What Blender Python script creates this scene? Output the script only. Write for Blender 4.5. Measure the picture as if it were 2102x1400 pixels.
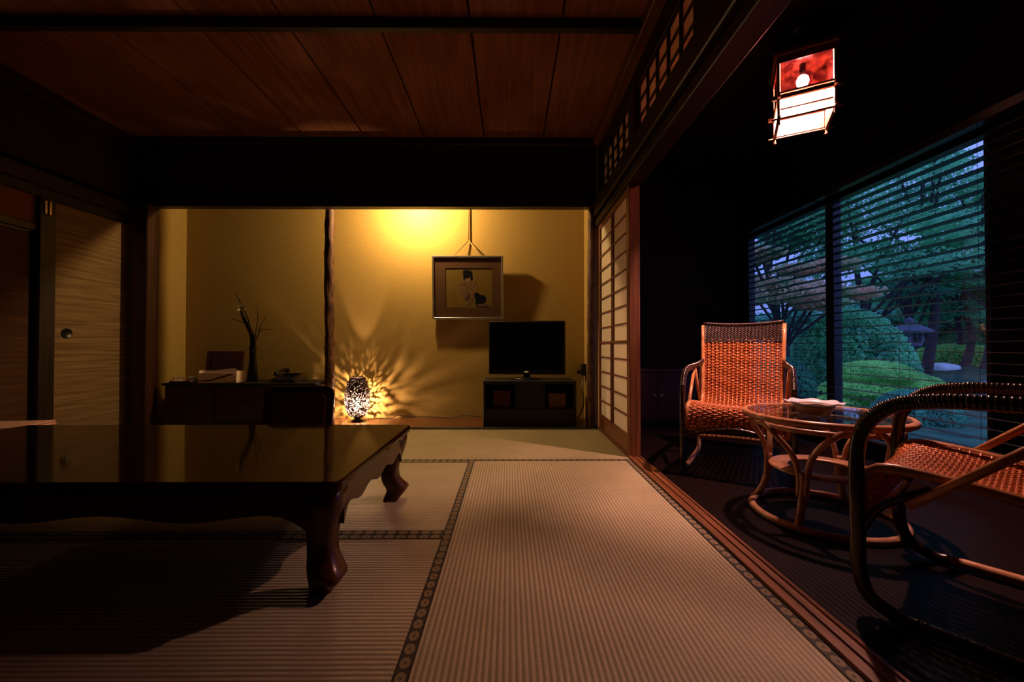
import bpy, math, random
import numpy as np
from mathutils import Vector, Matrix

for o in list(bpy.data.objects):
    bpy.data.objects.remove(o)
scene = bpy.context.scene
COL = scene.collection
R = math.radians
random.seed(7)

# ------------------------------------------------------------------ camera, world, exposure
F, CX, CY, H = 832.0, 1046.0, 710.0, 0.70     # focal length in px, vanishing point, eye height
cam = bpy.data.cameras.new('camera')
cam.sensor_width = 36.0
cam.lens = 36.0 * F / 2102.0
cam.clip_start = 0.02
cam_o = bpy.data.objects.new('camera', cam)
COL.objects.link(cam_o)
cam_o.location = (0, 0, H)
cam_o.rotation_euler = (R(90.7), 0, R(-0.34))
scene.camera = cam_o
vs = scene.view_settings
vs.view_transform = 'Standard'
vs.look = 'None'
vs.gamma = 1.0
vs.use_curve_mapping = False
vs.exposure = 0.0

w = bpy.data.worlds.new('dusk_sky')
scene.world = w
w.use_nodes = True
bg = w.node_tree.nodes['Background']
bg.inputs[0].default_value = (0.20, 0.29, 0.92, 1)
_tc = w.node_tree.nodes.new('ShaderNodeTexCoord')      # overcast dusk: three times brighter overhead than at the horizon
_sp = w.node_tree.nodes.new('ShaderNodeSeparateXYZ')
_mr = w.node_tree.nodes.new('ShaderNodeMapRange')
_mr.inputs[3].default_value = 1.0
_mr.inputs[4].default_value = 3.0
w.node_tree.links.new(_tc.outputs['Generated'], _sp.inputs[0])
w.node_tree.links.new(_sp.outputs[2], _mr.inputs[0])
w.node_tree.links.new(_mr.outputs[0], bg.inputs[1])

LANTERN_E = 9800.0      # bulb radiance, veranda lantern
ALCOVE_E = 2300.0       # bulb radiance, lamp hidden behind the alcove lintel
FLOORLAMP_E = 15000.0     # bulb radiance, floor lamp


def at(px, py, d):
    """pixel + depth -> point"""
    return Vector(((px - CX) / F * d, d, H - (py - CY) / F * d))


# ------------------------------------------------------------------ materials
def newmat(name):
    m = bpy.data.materials.new(name)
    m.use_nodes = True
    nt = m.node_tree
    return m, nt, nt.nodes['Principled BSDF']


def plain(name, col, rough=0.6, metal=0.0, var=0.15, scale=12.0, bump=0.0, spec=0.5):
    """one colour with gentle noise variation"""
    m, nt, b = newmat(name)
    tc = nt.nodes.new('ShaderNodeTexCoord')
    n = nt.nodes.new('ShaderNodeTexNoise')
    n.inputs['Scale'].default_value = scale
    n.inputs['Detail'].default_value = 4
    nt.links.new(tc.outputs['Object'], n.inputs['Vector'])
    r = nt.nodes.new('ShaderNodeValToRGB')
    r.color_ramp.elements[0].position = 0.3
    r.color_ramp.elements[1].position = 0.7
    r.color_ramp.elements[0].color = [c * (1 - var) for c in col] + [1]
    r.color_ramp.elements[1].color = [min(1, c * (1 + var)) for c in col] + [1]
    nt.links.new(n.outputs['Fac'], r.inputs['Fac'])
    nt.links.new(r.outputs['Color'], b.inputs['Base Color'])
    b.inputs['Roughness'].default_value = rough
    b.inputs['Metallic'].default_value = metal
    b.inputs['Specular IOR Level'].default_value = spec
    if bump:
        bp = nt.nodes.new('ShaderNodeBump')
        bp.inputs['Strength'].default_value = bump
        bp.inputs['Distance'].default_value = 0.01
        nt.links.new(n.outputs['Fac'], bp.inputs['Height'])
        nt.links.new(bp.outputs['Normal'], b.inputs['Normal'])
    return m


def grain(name, c1, c2, stretch=(1, 1, 1), scale=20.0, rough=0.5, bump=0.1, spec=0.5, coat=0.0, lo=0.35, hi=0.65):
    """streaky grain; the axis with the small stretch runs along the grain"""
    m, nt, b = newmat(name)
    tc = nt.nodes.new('ShaderNodeTexCoord')
    mp = nt.nodes.new('ShaderNodeMapping')
    mp.inputs['Scale'].default_value = stretch
    n = nt.nodes.new('ShaderNodeTexNoise')
    n.inputs['Scale'].default_value = scale
    n.inputs['Detail'].default_value = 6
    n.inputs['Roughness'].default_value = 0.6
    nt.links.new(tc.outputs['Object'], mp.inputs['Vector'])
    nt.links.new(mp.outputs['Vector'], n.inputs['Vector'])
    r = nt.nodes.new('ShaderNodeValToRGB')
    r.color_ramp.elements[0].position = lo
    r.color_ramp.elements[1].position = hi
    r.color_ramp.elements[0].color = list(c1) + [1]
    r.color_ramp.elements[1].color = list(c2) + [1]
    nt.links.new(n.outputs['Fac'], r.inputs['Fac'])
    nt.links.new(r.outputs['Color'], b.inputs['Base Color'])
    b.inputs['Roughness'].default_value = rough
    b.inputs['Specular IOR Level'].default_value = spec
    b.inputs['Coat Weight'].default_value = coat
    b.inputs['Coat Roughness'].default_value = 0.08
    if bump:
        bp = nt.nodes.new('ShaderNodeBump')
        bp.inputs['Strength'].default_value = bump
        bp.inputs['Distance'].default_value = 0.004
        nt.links.new(n.outputs['Fac'], bp.inputs['Height'])
        nt.links.new(bp.outputs['Normal'], b.inputs['Normal'])
    return m


def emitter(name, col, strength):
    m, nt, b = newmat(name)
    nt.nodes.remove(b)
    e = nt.nodes.new('ShaderNodeEmission')
    e.inputs[0].default_value = list(col) + [1]
    e.inputs[1].default_value = strength
    nt.links.new(e.outputs[0], nt.nodes['Material Output'].inputs[0])
    return m


def paper(name, col, trans=0.45):
    m, nt, b = newmat(name)
    tc = nt.nodes.new('ShaderNodeTexCoord')
    n = nt.nodes.new('ShaderNodeTexNoise')
    n.inputs['Scale'].default_value = 60
    n.inputs['Detail'].default_value = 5
    nt.links.new(tc.outputs['Object'], n.inputs['Vector'])
    r = nt.nodes.new('ShaderNodeValToRGB')
    r.color_ramp.elements[0].color = [c * 0.9 for c in col] + [1]
    r.color_ramp.elements[1].color = list(col) + [1]
    nt.links.new(n.outputs['Fac'], r.inputs['Fac'])
    nt.links.new(r.outputs[0], b.inputs['Base Color'])
    b.inputs['Roughness'].default_value = 0.9
    b.inputs['Specular IOR Level'].default_value = 0.1
    t = nt.nodes.new('ShaderNodeBsdfTranslucent')
    nt.links.new(r.outputs[0], t.inputs[0])
    mx = nt.nodes.new('ShaderNodeMixShader')
    mx.inputs[0].default_value = trans
    nt.links.new(b.outputs[0], mx.inputs[1])
    nt.links.new(t.outputs[0], mx.inputs[2])
    nt.links.new(mx.outputs[0], nt.nodes['Material Output'].inputs[0])
    return m


def glass(name, tint=(1, 1, 1), mottled=0.0, ior=1.45):
    """thin pane: clear straight through, mirror by Fresnel"""
    m, nt, b = newmat(name)
    nt.nodes.remove(b)
    tr = nt.nodes.new('ShaderNodeBsdfTransparent')
    tr.inputs[0].default_value = list(tint) + [1]
    gl = nt.nodes.new('ShaderNodeBsdfGlossy')
    gl.inputs['Roughness'].default_value = 0.02
    fr = nt.nodes.new('ShaderNodeFresnel')
    geo = nt.nodes.new('ShaderNodeNewGeometry')      # both faces of the pane mirror alike
    mr = nt.nodes.new('ShaderNodeMapRange')
    mr.inputs[3].default_value = ior
    mr.inputs[4].default_value = 1.0 / ior
    nt.links.new(geo.outputs['Backfacing'], mr.inputs[0])
    nt.links.new(mr.outputs[0], fr.inputs[0])
    mx = nt.nodes.new('ShaderNodeMixShader')
    nt.links.new(fr.outputs[0], mx.inputs[0])
    nt.links.new(tr.outputs[0], mx.inputs[1])
    nt.links.new(gl.outputs[0], mx.inputs[2])
    last = mx
    if mottled:
        tc = nt.nodes.new('ShaderNodeTexCoord')
        n = nt.nodes.new('ShaderNodeTexNoise')
        n.inputs['Scale'].default_value = 22
        n.inputs['Detail'].default_value = 3
        nt.links.new(tc.outputs['Object'], n.inputs['Vector'])
        rp = nt.nodes.new('ShaderNodeMapRange')
        rp.inputs[1].default_value = 0.35
        rp.inputs[2].default_value = 0.7
        rp.inputs[3].default_value = 0.02
        rp.inputs[4].default_value = mottled
        nt.links.new(n.outputs['Fac'], rp.inputs[0])
        df = nt.nodes.new('ShaderNodeBsdfTranslucent')
        df.inputs[0].default_value = (0.22, 0.09, 0.09, 1)
        m2 = nt.nodes.new('ShaderNodeMixShader')
        nt.links.new(rp.outputs[0], m2.inputs[0])
        nt.links.new(mx.outputs[0], m2.inputs[1])
        nt.links.new(df.outputs[0], m2.inputs[2])
        last = m2
    nt.links.new(last.outputs[0], nt.nodes['Material Output'].inputs[0])
    return m


def tatami_mat(name, axis):
    """rush matting with ribs running along the given axis (0 = x, 1 = y)"""
    m, nt, b = newmat(name)
    tc = nt.nodes.new('ShaderNodeTexCoord')
    wv = nt.nodes.new('ShaderNodeTexWave')
    wv.wave_type = 'BANDS'
    wv.bands_direction = 'Y' if axis == 0 else 'X'
    wv.inputs['Scale'].default_value = 1.0 / 0.0145 * 2 * math.pi / 20.0   # rib pitch 14.5 mm
    wv.inputs['Distortion'].default_value = 0.15
    wv.inputs['Detail Scale'].default_value = 4
    nt.links.new(tc.outputs['Object'], wv.inputs['Vector'])
    mp = nt.nodes.new('ShaderNodeMapping')
    mp.inputs['Scale'].default_value = (300, 25, 1) if axis == 0 else (25, 300, 1)
    nt.links.new(tc.outputs['Object'], mp.inputs['Vector'])
    n = nt.nodes.new('ShaderNodeTexNoise')
    n.inputs['Scale'].default_value = 1
    n.inputs['Detail'].default_value = 3
    nt.links.new(mp.outputs[0], n.inputs['Vector'])
    n2 = nt.nodes.new('ShaderNodeTexNoise')
    n2.inputs['Scale'].default_value = 5
    n2.inputs['Detail'].default_value = 3
    nt.links.new(tc.outputs['Object'], n2.inputs['Vector'])
    r = nt.nodes.new('ShaderNodeValToRGB')
    r.color_ramp.elements[0].position = 0.0
    r.color_ramp.elements[1].position = 0.75
    r.color_ramp.elements[0].color = (0.32, 0.255, 0.14, 1)
    r.color_ramp.elements[1].color = (0.60, 0.50, 0.32, 1)
    nt.links.new(wv.outputs['Fac'], r.inputs['Fac'])
    mx = nt.nodes.new('ShaderNodeMix')
    mx.data_type = 'RGBA'
    mx.blend_type = 'MULTIPLY'
    mx.inputs[0].default_value = 0.35
    nt.links.new(r.outputs[0], mx.inputs[6])
    nt.links.new(n.outputs['Fac'], mx.inputs[7])
    mx2 = nt.nodes.new('ShaderNodeMix')
    mx2.data_type = 'RGBA'
    mx2.blend_type = 'MULTIPLY'
    mx2.inputs[0].default_value = 0.3
    nt.links.new(mx.outputs[2], mx2.inputs[6])
    nt.links.new(n2.outputs['Fac'], mx2.inputs[7])
    nt.links.new(mx2.outputs[2], b.inputs['Base Color'])
    b.inputs['Roughness'].default_value = 0.55
    b.inputs['Specular IOR Level'].default_value = 0.35
    bp = nt.nodes.new('ShaderNodeBump')
    bp.inputs['Strength'].default_value = 0.5
    bp.inputs['Distance'].default_value = 0.002
    nt.links.new(wv.outputs['Fac'], bp.inputs['Height'])
    nt.links.new(bp.outputs[0], b.inputs['Normal'])
    return m


def brocade(name):
    """black edging cloth with a chain of tan ovals; uv = metres along, 0..1 across"""
    m, nt, b = newmat(name)
    L = nt.links.new

    def math_(op, a, bb=None):
        n = nt.nodes.new('ShaderNodeMath')
        n.operation = op
        for i, v in enumerate((a, bb)):
            if v is None:
                continue
            if isinstance(v, (int, float)):
                n.inputs[i].default_value = v
            else:
                L(v, n.inputs[i])
        return n.outputs[0]
    uv = nt.nodes.new('ShaderNodeUVMap')
    sp = nt.nodes.new('ShaderNodeSeparateXYZ')
    L(uv.outputs[0], sp.inputs[0])
    u = math_('FRACT', math_('MULTIPLY', sp.outputs[0], 1 / 0.042))
    a = math_('ABSOLUTE', math_('SUBTRACT', u, 0.5))
    c = math_('ABSOLUTE', math_('SUBTRACT', sp.outputs[1], 0.5))
    d = math_('SQRT', math_('ADD', math_('POWER', math_('DIVIDE', a, 0.40), 2.0), math_('POWER', math_('DIVIDE', c, 0.36), 2.0)))
    ring = math_('LESS_THAN', d, 1.0)
    hole = math_('LESS_THAN', d, 0.30)
    fac = math_('SUBTRACT', ring, math_('MULTIPLY', hole, 0.75))
    mx = nt.nodes.new('ShaderNodeMix')
    mx.data_type = 'RGBA'
    L(fac, mx.inputs[0])
    mx.inputs[6].default_value = (0.012, 0.009, 0.008, 1)
    mx.inputs[7].default_value = (0.20, 0.14, 0.07, 1)
    L(mx.outputs[2], b.inputs['Base Color'])
    b.inputs['Roughness'].default_value = 0.7
    return m


M = {}
M['tatami_x'] = tatami_mat('tatami_x', 0)
M['tatami_y'] = tatami_mat('tatami_y', 1)
M['brocade'] = brocade('brocade')
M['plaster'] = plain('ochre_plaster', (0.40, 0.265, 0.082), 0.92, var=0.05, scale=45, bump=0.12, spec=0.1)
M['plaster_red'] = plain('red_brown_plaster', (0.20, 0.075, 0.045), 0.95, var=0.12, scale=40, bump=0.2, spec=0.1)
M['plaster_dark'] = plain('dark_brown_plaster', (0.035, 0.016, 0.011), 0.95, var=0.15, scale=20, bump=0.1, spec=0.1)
M['wall_black'] = grain('near_black_wood', (0.004, 0.0025, 0.002), (0.010, 0.006, 0.005), (1, 0.05, 1), 50, 0.7, 0.05, 0.15)  # near-black wood for the outer wall and veranda ceiling
M['wall_brown'] = plain('blackish_brown_plaster', (0.014, 0.007, 0.005), 0.95, var=0.15, scale=20, spec=0.1)  # very dark brown plaster for the veranda end wall
M['wood_dark_x'] = grain('dark_wood_x', (0.010, 0.005, 0.003), (0.030, 0.013, 0.007), (0.05, 1, 1), 60, 0.42, 0.1, 0.4)
M['wood_dark_y'] = grain('dark_wood_y', (0.010, 0.005, 0.003), (0.030, 0.013, 0.007), (1, 0.05, 1), 60, 0.42, 0.1, 0.4)
M['wood_dark_z'] = grain('dark_wood_z', (0.010, 0.005, 0.003), (0.030, 0.013, 0.007), (1, 1, 0.05), 60, 0.42, 0.1, 0.4)
M['wood_mid_y'] = grain('mid_wood_y', (0.022, 0.008, 0.004), (0.055, 0.019, 0.008), (1, 0.03, 1), 70, 0.45, 0.1, 0.35)
M['wood_mid_z'] = grain('mid_wood_z', (0.025, 0.008, 0.004), (0.065, 0.022, 0.010), (1, 1, 0.04), 60, 0.45, 0.1, 0.35)
M['wood_red_y'] = grain('red_wood_y', (0.085, 0.027, 0.010), (0.24, 0.085, 0.032), (1, 0.03, 1), 70, 0.38, 0.2, 0.5)
M['wood_red_z'] = grain('red_wood_z', (0.085, 0.027, 0.010), (0.21, 0.075, 0.028), (1, 1, 0.04), 60, 0.45, 0.15, 0.4)
M['board'] = grain('ceiling_board', (0.16, 0.052, 0.024), (0.27, 0.10, 0.045), (1, 0.04, 1), 40, 0.7, 0.08, 0.2)
M['toko_board'] = grain('alcove_board', (0.10, 0.035, 0.013), (0.19, 0.07, 0.027), (0.05, 1, 1), 40, 0.3, 0.05, 0.5)
M['bark'] = grain('bark', (0.018, 0.008, 0.005), (0.16, 0.06, 0.03), (1, 1, 0.35), 45, 0.6, 1.0, 0.4)
M['fusuma'] = grain('grasscloth', (0.15, 0.090, 0.040), (0.30, 0.19, 0.095), (1, 0.25, 7), 7, 0.8, 0.1, 0.2)
M['fusuma_dark'] = grain('brown_grasscloth', (0.055, 0.022, 0.012), (0.10, 0.045, 0.024), (1, 0.25, 7), 7, 0.8, 0.1, 0.2)
M['lacquer'] = grain('table_lacquer', (0.030, 0.008, 0.003), (0.060, 0.017, 0.006), (0.06, 1, 1), 25, 0.07, 0.006, 0.16)
M['lacquer_side'] = grain('table_lacquer_side', (0.045, 0.013, 0.006), (0.095, 0.030, 0.012), (0.3, 0.3, 1), 25, 0.28, 0.02, 0.4)
M['paper'] = paper('shoji_paper', (0.86, 0.76, 0.60), 0.42)
M['paper_dim'] = paper('ranma_paper', (0.90, 0.74, 0.50), 0.40)
M['glass'] = glass('window_glass', (0.94, 0.97, 0.97))
M['table_glass'] = glass('table_glass', (0.80, 0.84, 0.86), ior=1.5)
M['lantern_glass'] = glass('lantern_glass', (0.2, 0.1, 0.1))
_nt = M['lantern_glass'].node_tree
_n = _nt.nodes.new('ShaderNodeTexNoise')
_n.inputs['Scale'].default_value = 26
_n.inputs['Detail'].default_value = 3
_r = _nt.nodes.new('ShaderNodeValToRGB')
_r.color_ramp.elements[0].position = 0.38
_r.color_ramp.elements[1].position = 0.66
_r.color_ramp.elements[0].color = (0.075, 0.035, 0.045, 1)
_r.color_ramp.elements[1].color = (0.19, 0.11, 0.12, 1)
_tc = _nt.nodes.new('ShaderNodeTexCoord')
_nt.links.new(_tc.outputs['Object'], _n.inputs['Vector'])
_nt.links.new(_n.outputs['Fac'], _r.inputs['Fac'])
_nt.links.new(_r.outputs[0], [n for n in _nt.nodes if n.type == 'BSDF_TRANSPARENT'][0].inputs[0])
def frosted(name, col, clear):
    m = paper(name, col, 0.8)
    nt = m.node_tree
    out = nt.nodes['Material Output']
    src = out.inputs[0].links[0].from_socket
    tr = nt.nodes.new('ShaderNodeBsdfTransparent')
    mx = nt.nodes.new('ShaderNodeMixShader')
    mx.inputs[0].default_value = clear
    nt.links.new(src, mx.inputs[1])
    nt.links.new(tr.outputs[0], mx.inputs[2])
    nt.links.new(mx.outputs[0], out.inputs[0])
    return m


M['washi'] = frosted('lantern_frosted', (0.85, 0.74, 0.56), 0.82)
M['lantern_wood'] = grain('lantern_wood', (0.06, 0.016, 0.007), (0.16, 0.045, 0.018), (1, 1, 0.3), 40, 0.45, 0.1, 0.4)
M['black'] = plain('black_plastic', (0.006, 0.006, 0.007), 0.35, var=0.05)
M['black_matte'] = plain('black_matte', (0.008, 0.006, 0.006), 0.65, var=0.1)
M['screen'] = plain('dark_screen', (0.003, 0.003, 0.004), 0.18, var=0.02, spec=0.3)
M['silver'] = plain('silver', (0.75, 0.72, 0.68), 0.25, metal=0.9, var=0.03)
M['badge_glint'] = plain('white_badge_glint', (0.9, 0.9, 0.9), 0.4, var=0.02)
M['brass'] = plain('pale_brass', (0.75, 0.55, 0.42), 0.3, metal=0.9, var=0.05)
M['mount'] = plain('picture_mount', (0.080, 0.042, 0.026), 0.95, var=0.04, scale=50, spec=0.0)
M['print'] = plain('print_paper', (0.13, 0.085, 0.024), 0.95, var=0.12, scale=20, spec=0.0)
M['ink'] = plain('black_ink', (0.008, 0.008, 0.012), 0.95, spec=0.0)
M['robe'] = plain('robe_print', (0.12, 0.07, 0.036), 0.95, var=0.35, scale=45, spec=0.0)
M['skin_print'] = plain('pale_print', (0.16, 0.095, 0.05), 0.95, var=0.03, spec=0.0)
M['sash'] = plain('dark_sash_print', (0.07, 0.03, 0.03), 0.8, var=0.4, scale=60)
M['cord'] = plain('tan_cord', (0.34, 0.22, 0.06), 0.8)
M['cord_black'] = plain('black_cable', (0.01, 0.009, 0.008), 0.5)
M['cable_grey'] = plain('grey_cable', (0.42, 0.34, 0.20), 0.5)
M['shell'] = plain('lamp_shell', (0.022, 0.013, 0.017), 0.25, var=0.4, scale=80, spec=0.6)
M['shell_glass'] = glass('lamp_inner_glass', (0.95, 0.88, 0.88), mottled=0.15)
M['rattan'] = grain('rattan_orange', (0.34, 0.070, 0.012), (0.58, 0.15, 0.030), (1, 1, 1), 60, 0.38, 0.1, 0.5)
M['rattan_pole'] = grain('rattan_pole', (0.33, 0.12, 0.04), (0.55, 0.24, 0.10), (1, 1, 1), 25, 0.3, 0.1, 0.5)
M['rattan_table'] = grain('rattan_table_pole', (0.26, 0.105, 0.048), (0.46, 0.21, 0.11), (1, 1, 1), 25, 0.28, 0.1, 0.5)
M['rattan_dark'] = grain('rattan_dark', (0.012, 0.005, 0.003), (0.035, 0.014, 0.008), (1, 1, 1), 40, 0.22, 0.3, 0.5)
M['rattan_band'] = grain('rattan_band', (0.014, 0.0045, 0.004), (0.042, 0.014, 0.011), (1, 1, 1), 80, 0.35, 0.2, 0.5)
M['ceramic'] = plain('white_glaze', (0.62, 0.58, 0.66), 0.2, var=0.12, scale=30)
M['ceramic_brown'] = plain('brown_glaze', (0.22, 0.10, 0.05), 0.35, var=0.2, scale=30)
M['white'] = plain('white_card', (0.78, 0.62, 0.52), 0.8, var=0.06)
M['red_card'] = plain('dark_red_card', (0.075, 0.012, 0.011), 0.7, var=0.2)
M['tan_box'] = plain('tan_box', (0.16, 0.075, 0.03), 0.8, var=0.1)
M['pink_cloth'] = plain('pink_cloth', (0.70, 0.40, 0.36), 0.9, var=0.1, scale=40, bump=0.2)
M['cushion'] = plain('dark_red_cushion', (0.050, 0.010, 0.012), 0.8, var=0.3, scale=40, bump=0.2)
M['chest'] = grain('chest_wood', (0.022, 0.006, 0.004), (0.055, 0.016, 0.010), (0.06, 1, 1), 40, 0.4, 0.05, 0.4)
M['vase'] = plain('black_vase', (0.008, 0.008, 0.008), 0.3)
M['twig'] = plain('twig', (0.03, 0.016, 0.009), 0.8)
M['petal'] = plain('cream_petal', (0.92, 0.88, 0.70), 0.7)
M['blind'] = grain('blind_slat', (0.010, 0.009, 0.012), (0.022, 0.018, 0.022), (1, 0.05, 1), 40, 0.30, 0.03, 0.5)
M['frame'] = plain('dark_window_frame', (0.006, 0.005, 0.006), 0.5)
M['veranda'] = None
M['moss'] = plain('moss', (0.035, 0.09, 0.05), 0.95, var=0.5, scale=3, bump=0.5, spec=0.1)
M['water'] = plain('pond_water', (0.012, 0.022, 0.030), 0.06, var=0.1, spec=0.9)
M['stone'] = plain('bright_patch_stone', (0.75, 0.78, 0.74), 0.6, var=0.15, scale=6, bump=0.4)
M['stone_dark'] = plain('grey_stone', (0.16, 0.16, 0.20), 0.8, var=0.25, scale=5, bump=0.6)
M['trunk'] = plain('tree_bark', (0.045, 0.035, 0.035), 0.9, var=0.4, scale=15, bump=0.6)


def leaf_mat(name, c1, c2):
    m, nt, b = newmat(name)
    tc = nt.nodes.new('ShaderNodeTexCoord')
    n = nt.nodes.new('ShaderNodeTexNoise')
    n.inputs['Scale'].default_value = 2.2
    n.inputs['Detail'].default_value = 8
    nt.links.new(tc.outputs['Object'], n.inputs['Vector'])
    r = nt.nodes.new('ShaderNodeValToRGB')
    r.color_ramp.elements[0].position = 0.35
    r.color_ramp.elements[1].position = 0.65
    r.color_ramp.elements[0].color = list(c1) + [1]
    r.color_ramp.elements[1].color = list(c2) + [1]
    nt.links.new(n.outputs['Fac'], r.inputs['Fac'])
    nt.links.new(r.outputs[0], b.inputs['Base Color'])
    b.inputs['Roughness'].default_value = 0.6
    t = nt.nodes.new('ShaderNodeBsdfTranslucent')
    nt.links.new(r.outputs[0], t.inputs[0])
    mx = nt.nodes.new('ShaderNodeMixShader')
    mx.inputs[0].default_value = 0.5
    nt.links.new(b.outputs[0], mx.inputs[1])
    nt.links.new(t.outputs[0], mx.inputs[2])
    nt.links.new(mx.outputs[0], nt.nodes['Material Output'].inputs[0])
    return m


M['leaf'] = leaf_mat('leaf_green', (0.12, 0.42, 0.20), (0.26, 0.80, 0.38))
M['leaf_bright'] = leaf_mat('leaf_bright', (0.18, 0.55, 0.12), (0.50, 0.92, 0.26))
M['leaf_deep'] = leaf_mat('leaf_deep', (0.06, 0.26, 0.16), (0.16, 0.58, 0.32))
M['leaf_red'] = leaf_mat('leaf_maple', (0.24, 0.45, 0.18), (0.85, 0.46, 0.30))


def veranda_floor():
    m, nt, b = newmat('veranda_carpet')
    tc = nt.nodes.new('ShaderNodeTexCoord')
    mp = nt.nodes.new('ShaderNodeMapping')
    mp.inputs['Rotation'].default_value = (0, 0, R(0))
    wv = nt.nodes.new('ShaderNodeTexWave')
    wv.bands_direction = 'X'
    wv.inputs['Scale'].default_value = 17
    wv.inputs['Distortion'].default_value = 0.8
    wv.inputs['Detail'].default_value = 2
    nt.links.new(tc.outputs['Object'], mp.inputs[0])
    nt.links.new(mp.outputs[0], wv.inputs['Vector'])
    r = nt.nodes.new('ShaderNodeValToRGB')
    r.color_ramp.elements[0].color = (0.0025, 0.0010, 0.0009, 1)
    r.color_ramp.elements[1].color = (0.0085, 0.0033, 0.0030, 1)
    nt.links.new(wv.outputs['Fac'], r.inputs[0])
    nt.links.new(r.outputs[0], b.inputs['Base Color'])
    b.inputs['Roughness'].default_value = 0.40
    b.inputs['Specular IOR Level'].default_value = 0.10
    bp = nt.nodes.new('ShaderNodeBump')
    bp.inputs['Strength'].default_value = 0.3
    bp.inputs['Distance'].default_value = 0.002
    nt.links.new(wv.outputs['Fac'], bp.inputs['Height'])
    nt.links.new(bp.outputs[0], b.inputs['Normal'])
    return m


M['veranda'] = veranda_floor()
M['bulb_lantern'] = emitter('lantern_bulb_glow', (1.0, 0.50, 0.40), LANTERN_E)
M['bulb_alcove'] = emitter('alcove_bulb_glow', (1.0, 0.66, 0.28), ALCOVE_E)
M['bulb_floor'] = emitter('floor_lamp_bulb_glow', (1.0, 0.62, 0.36), FLOORLAMP_E)


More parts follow.
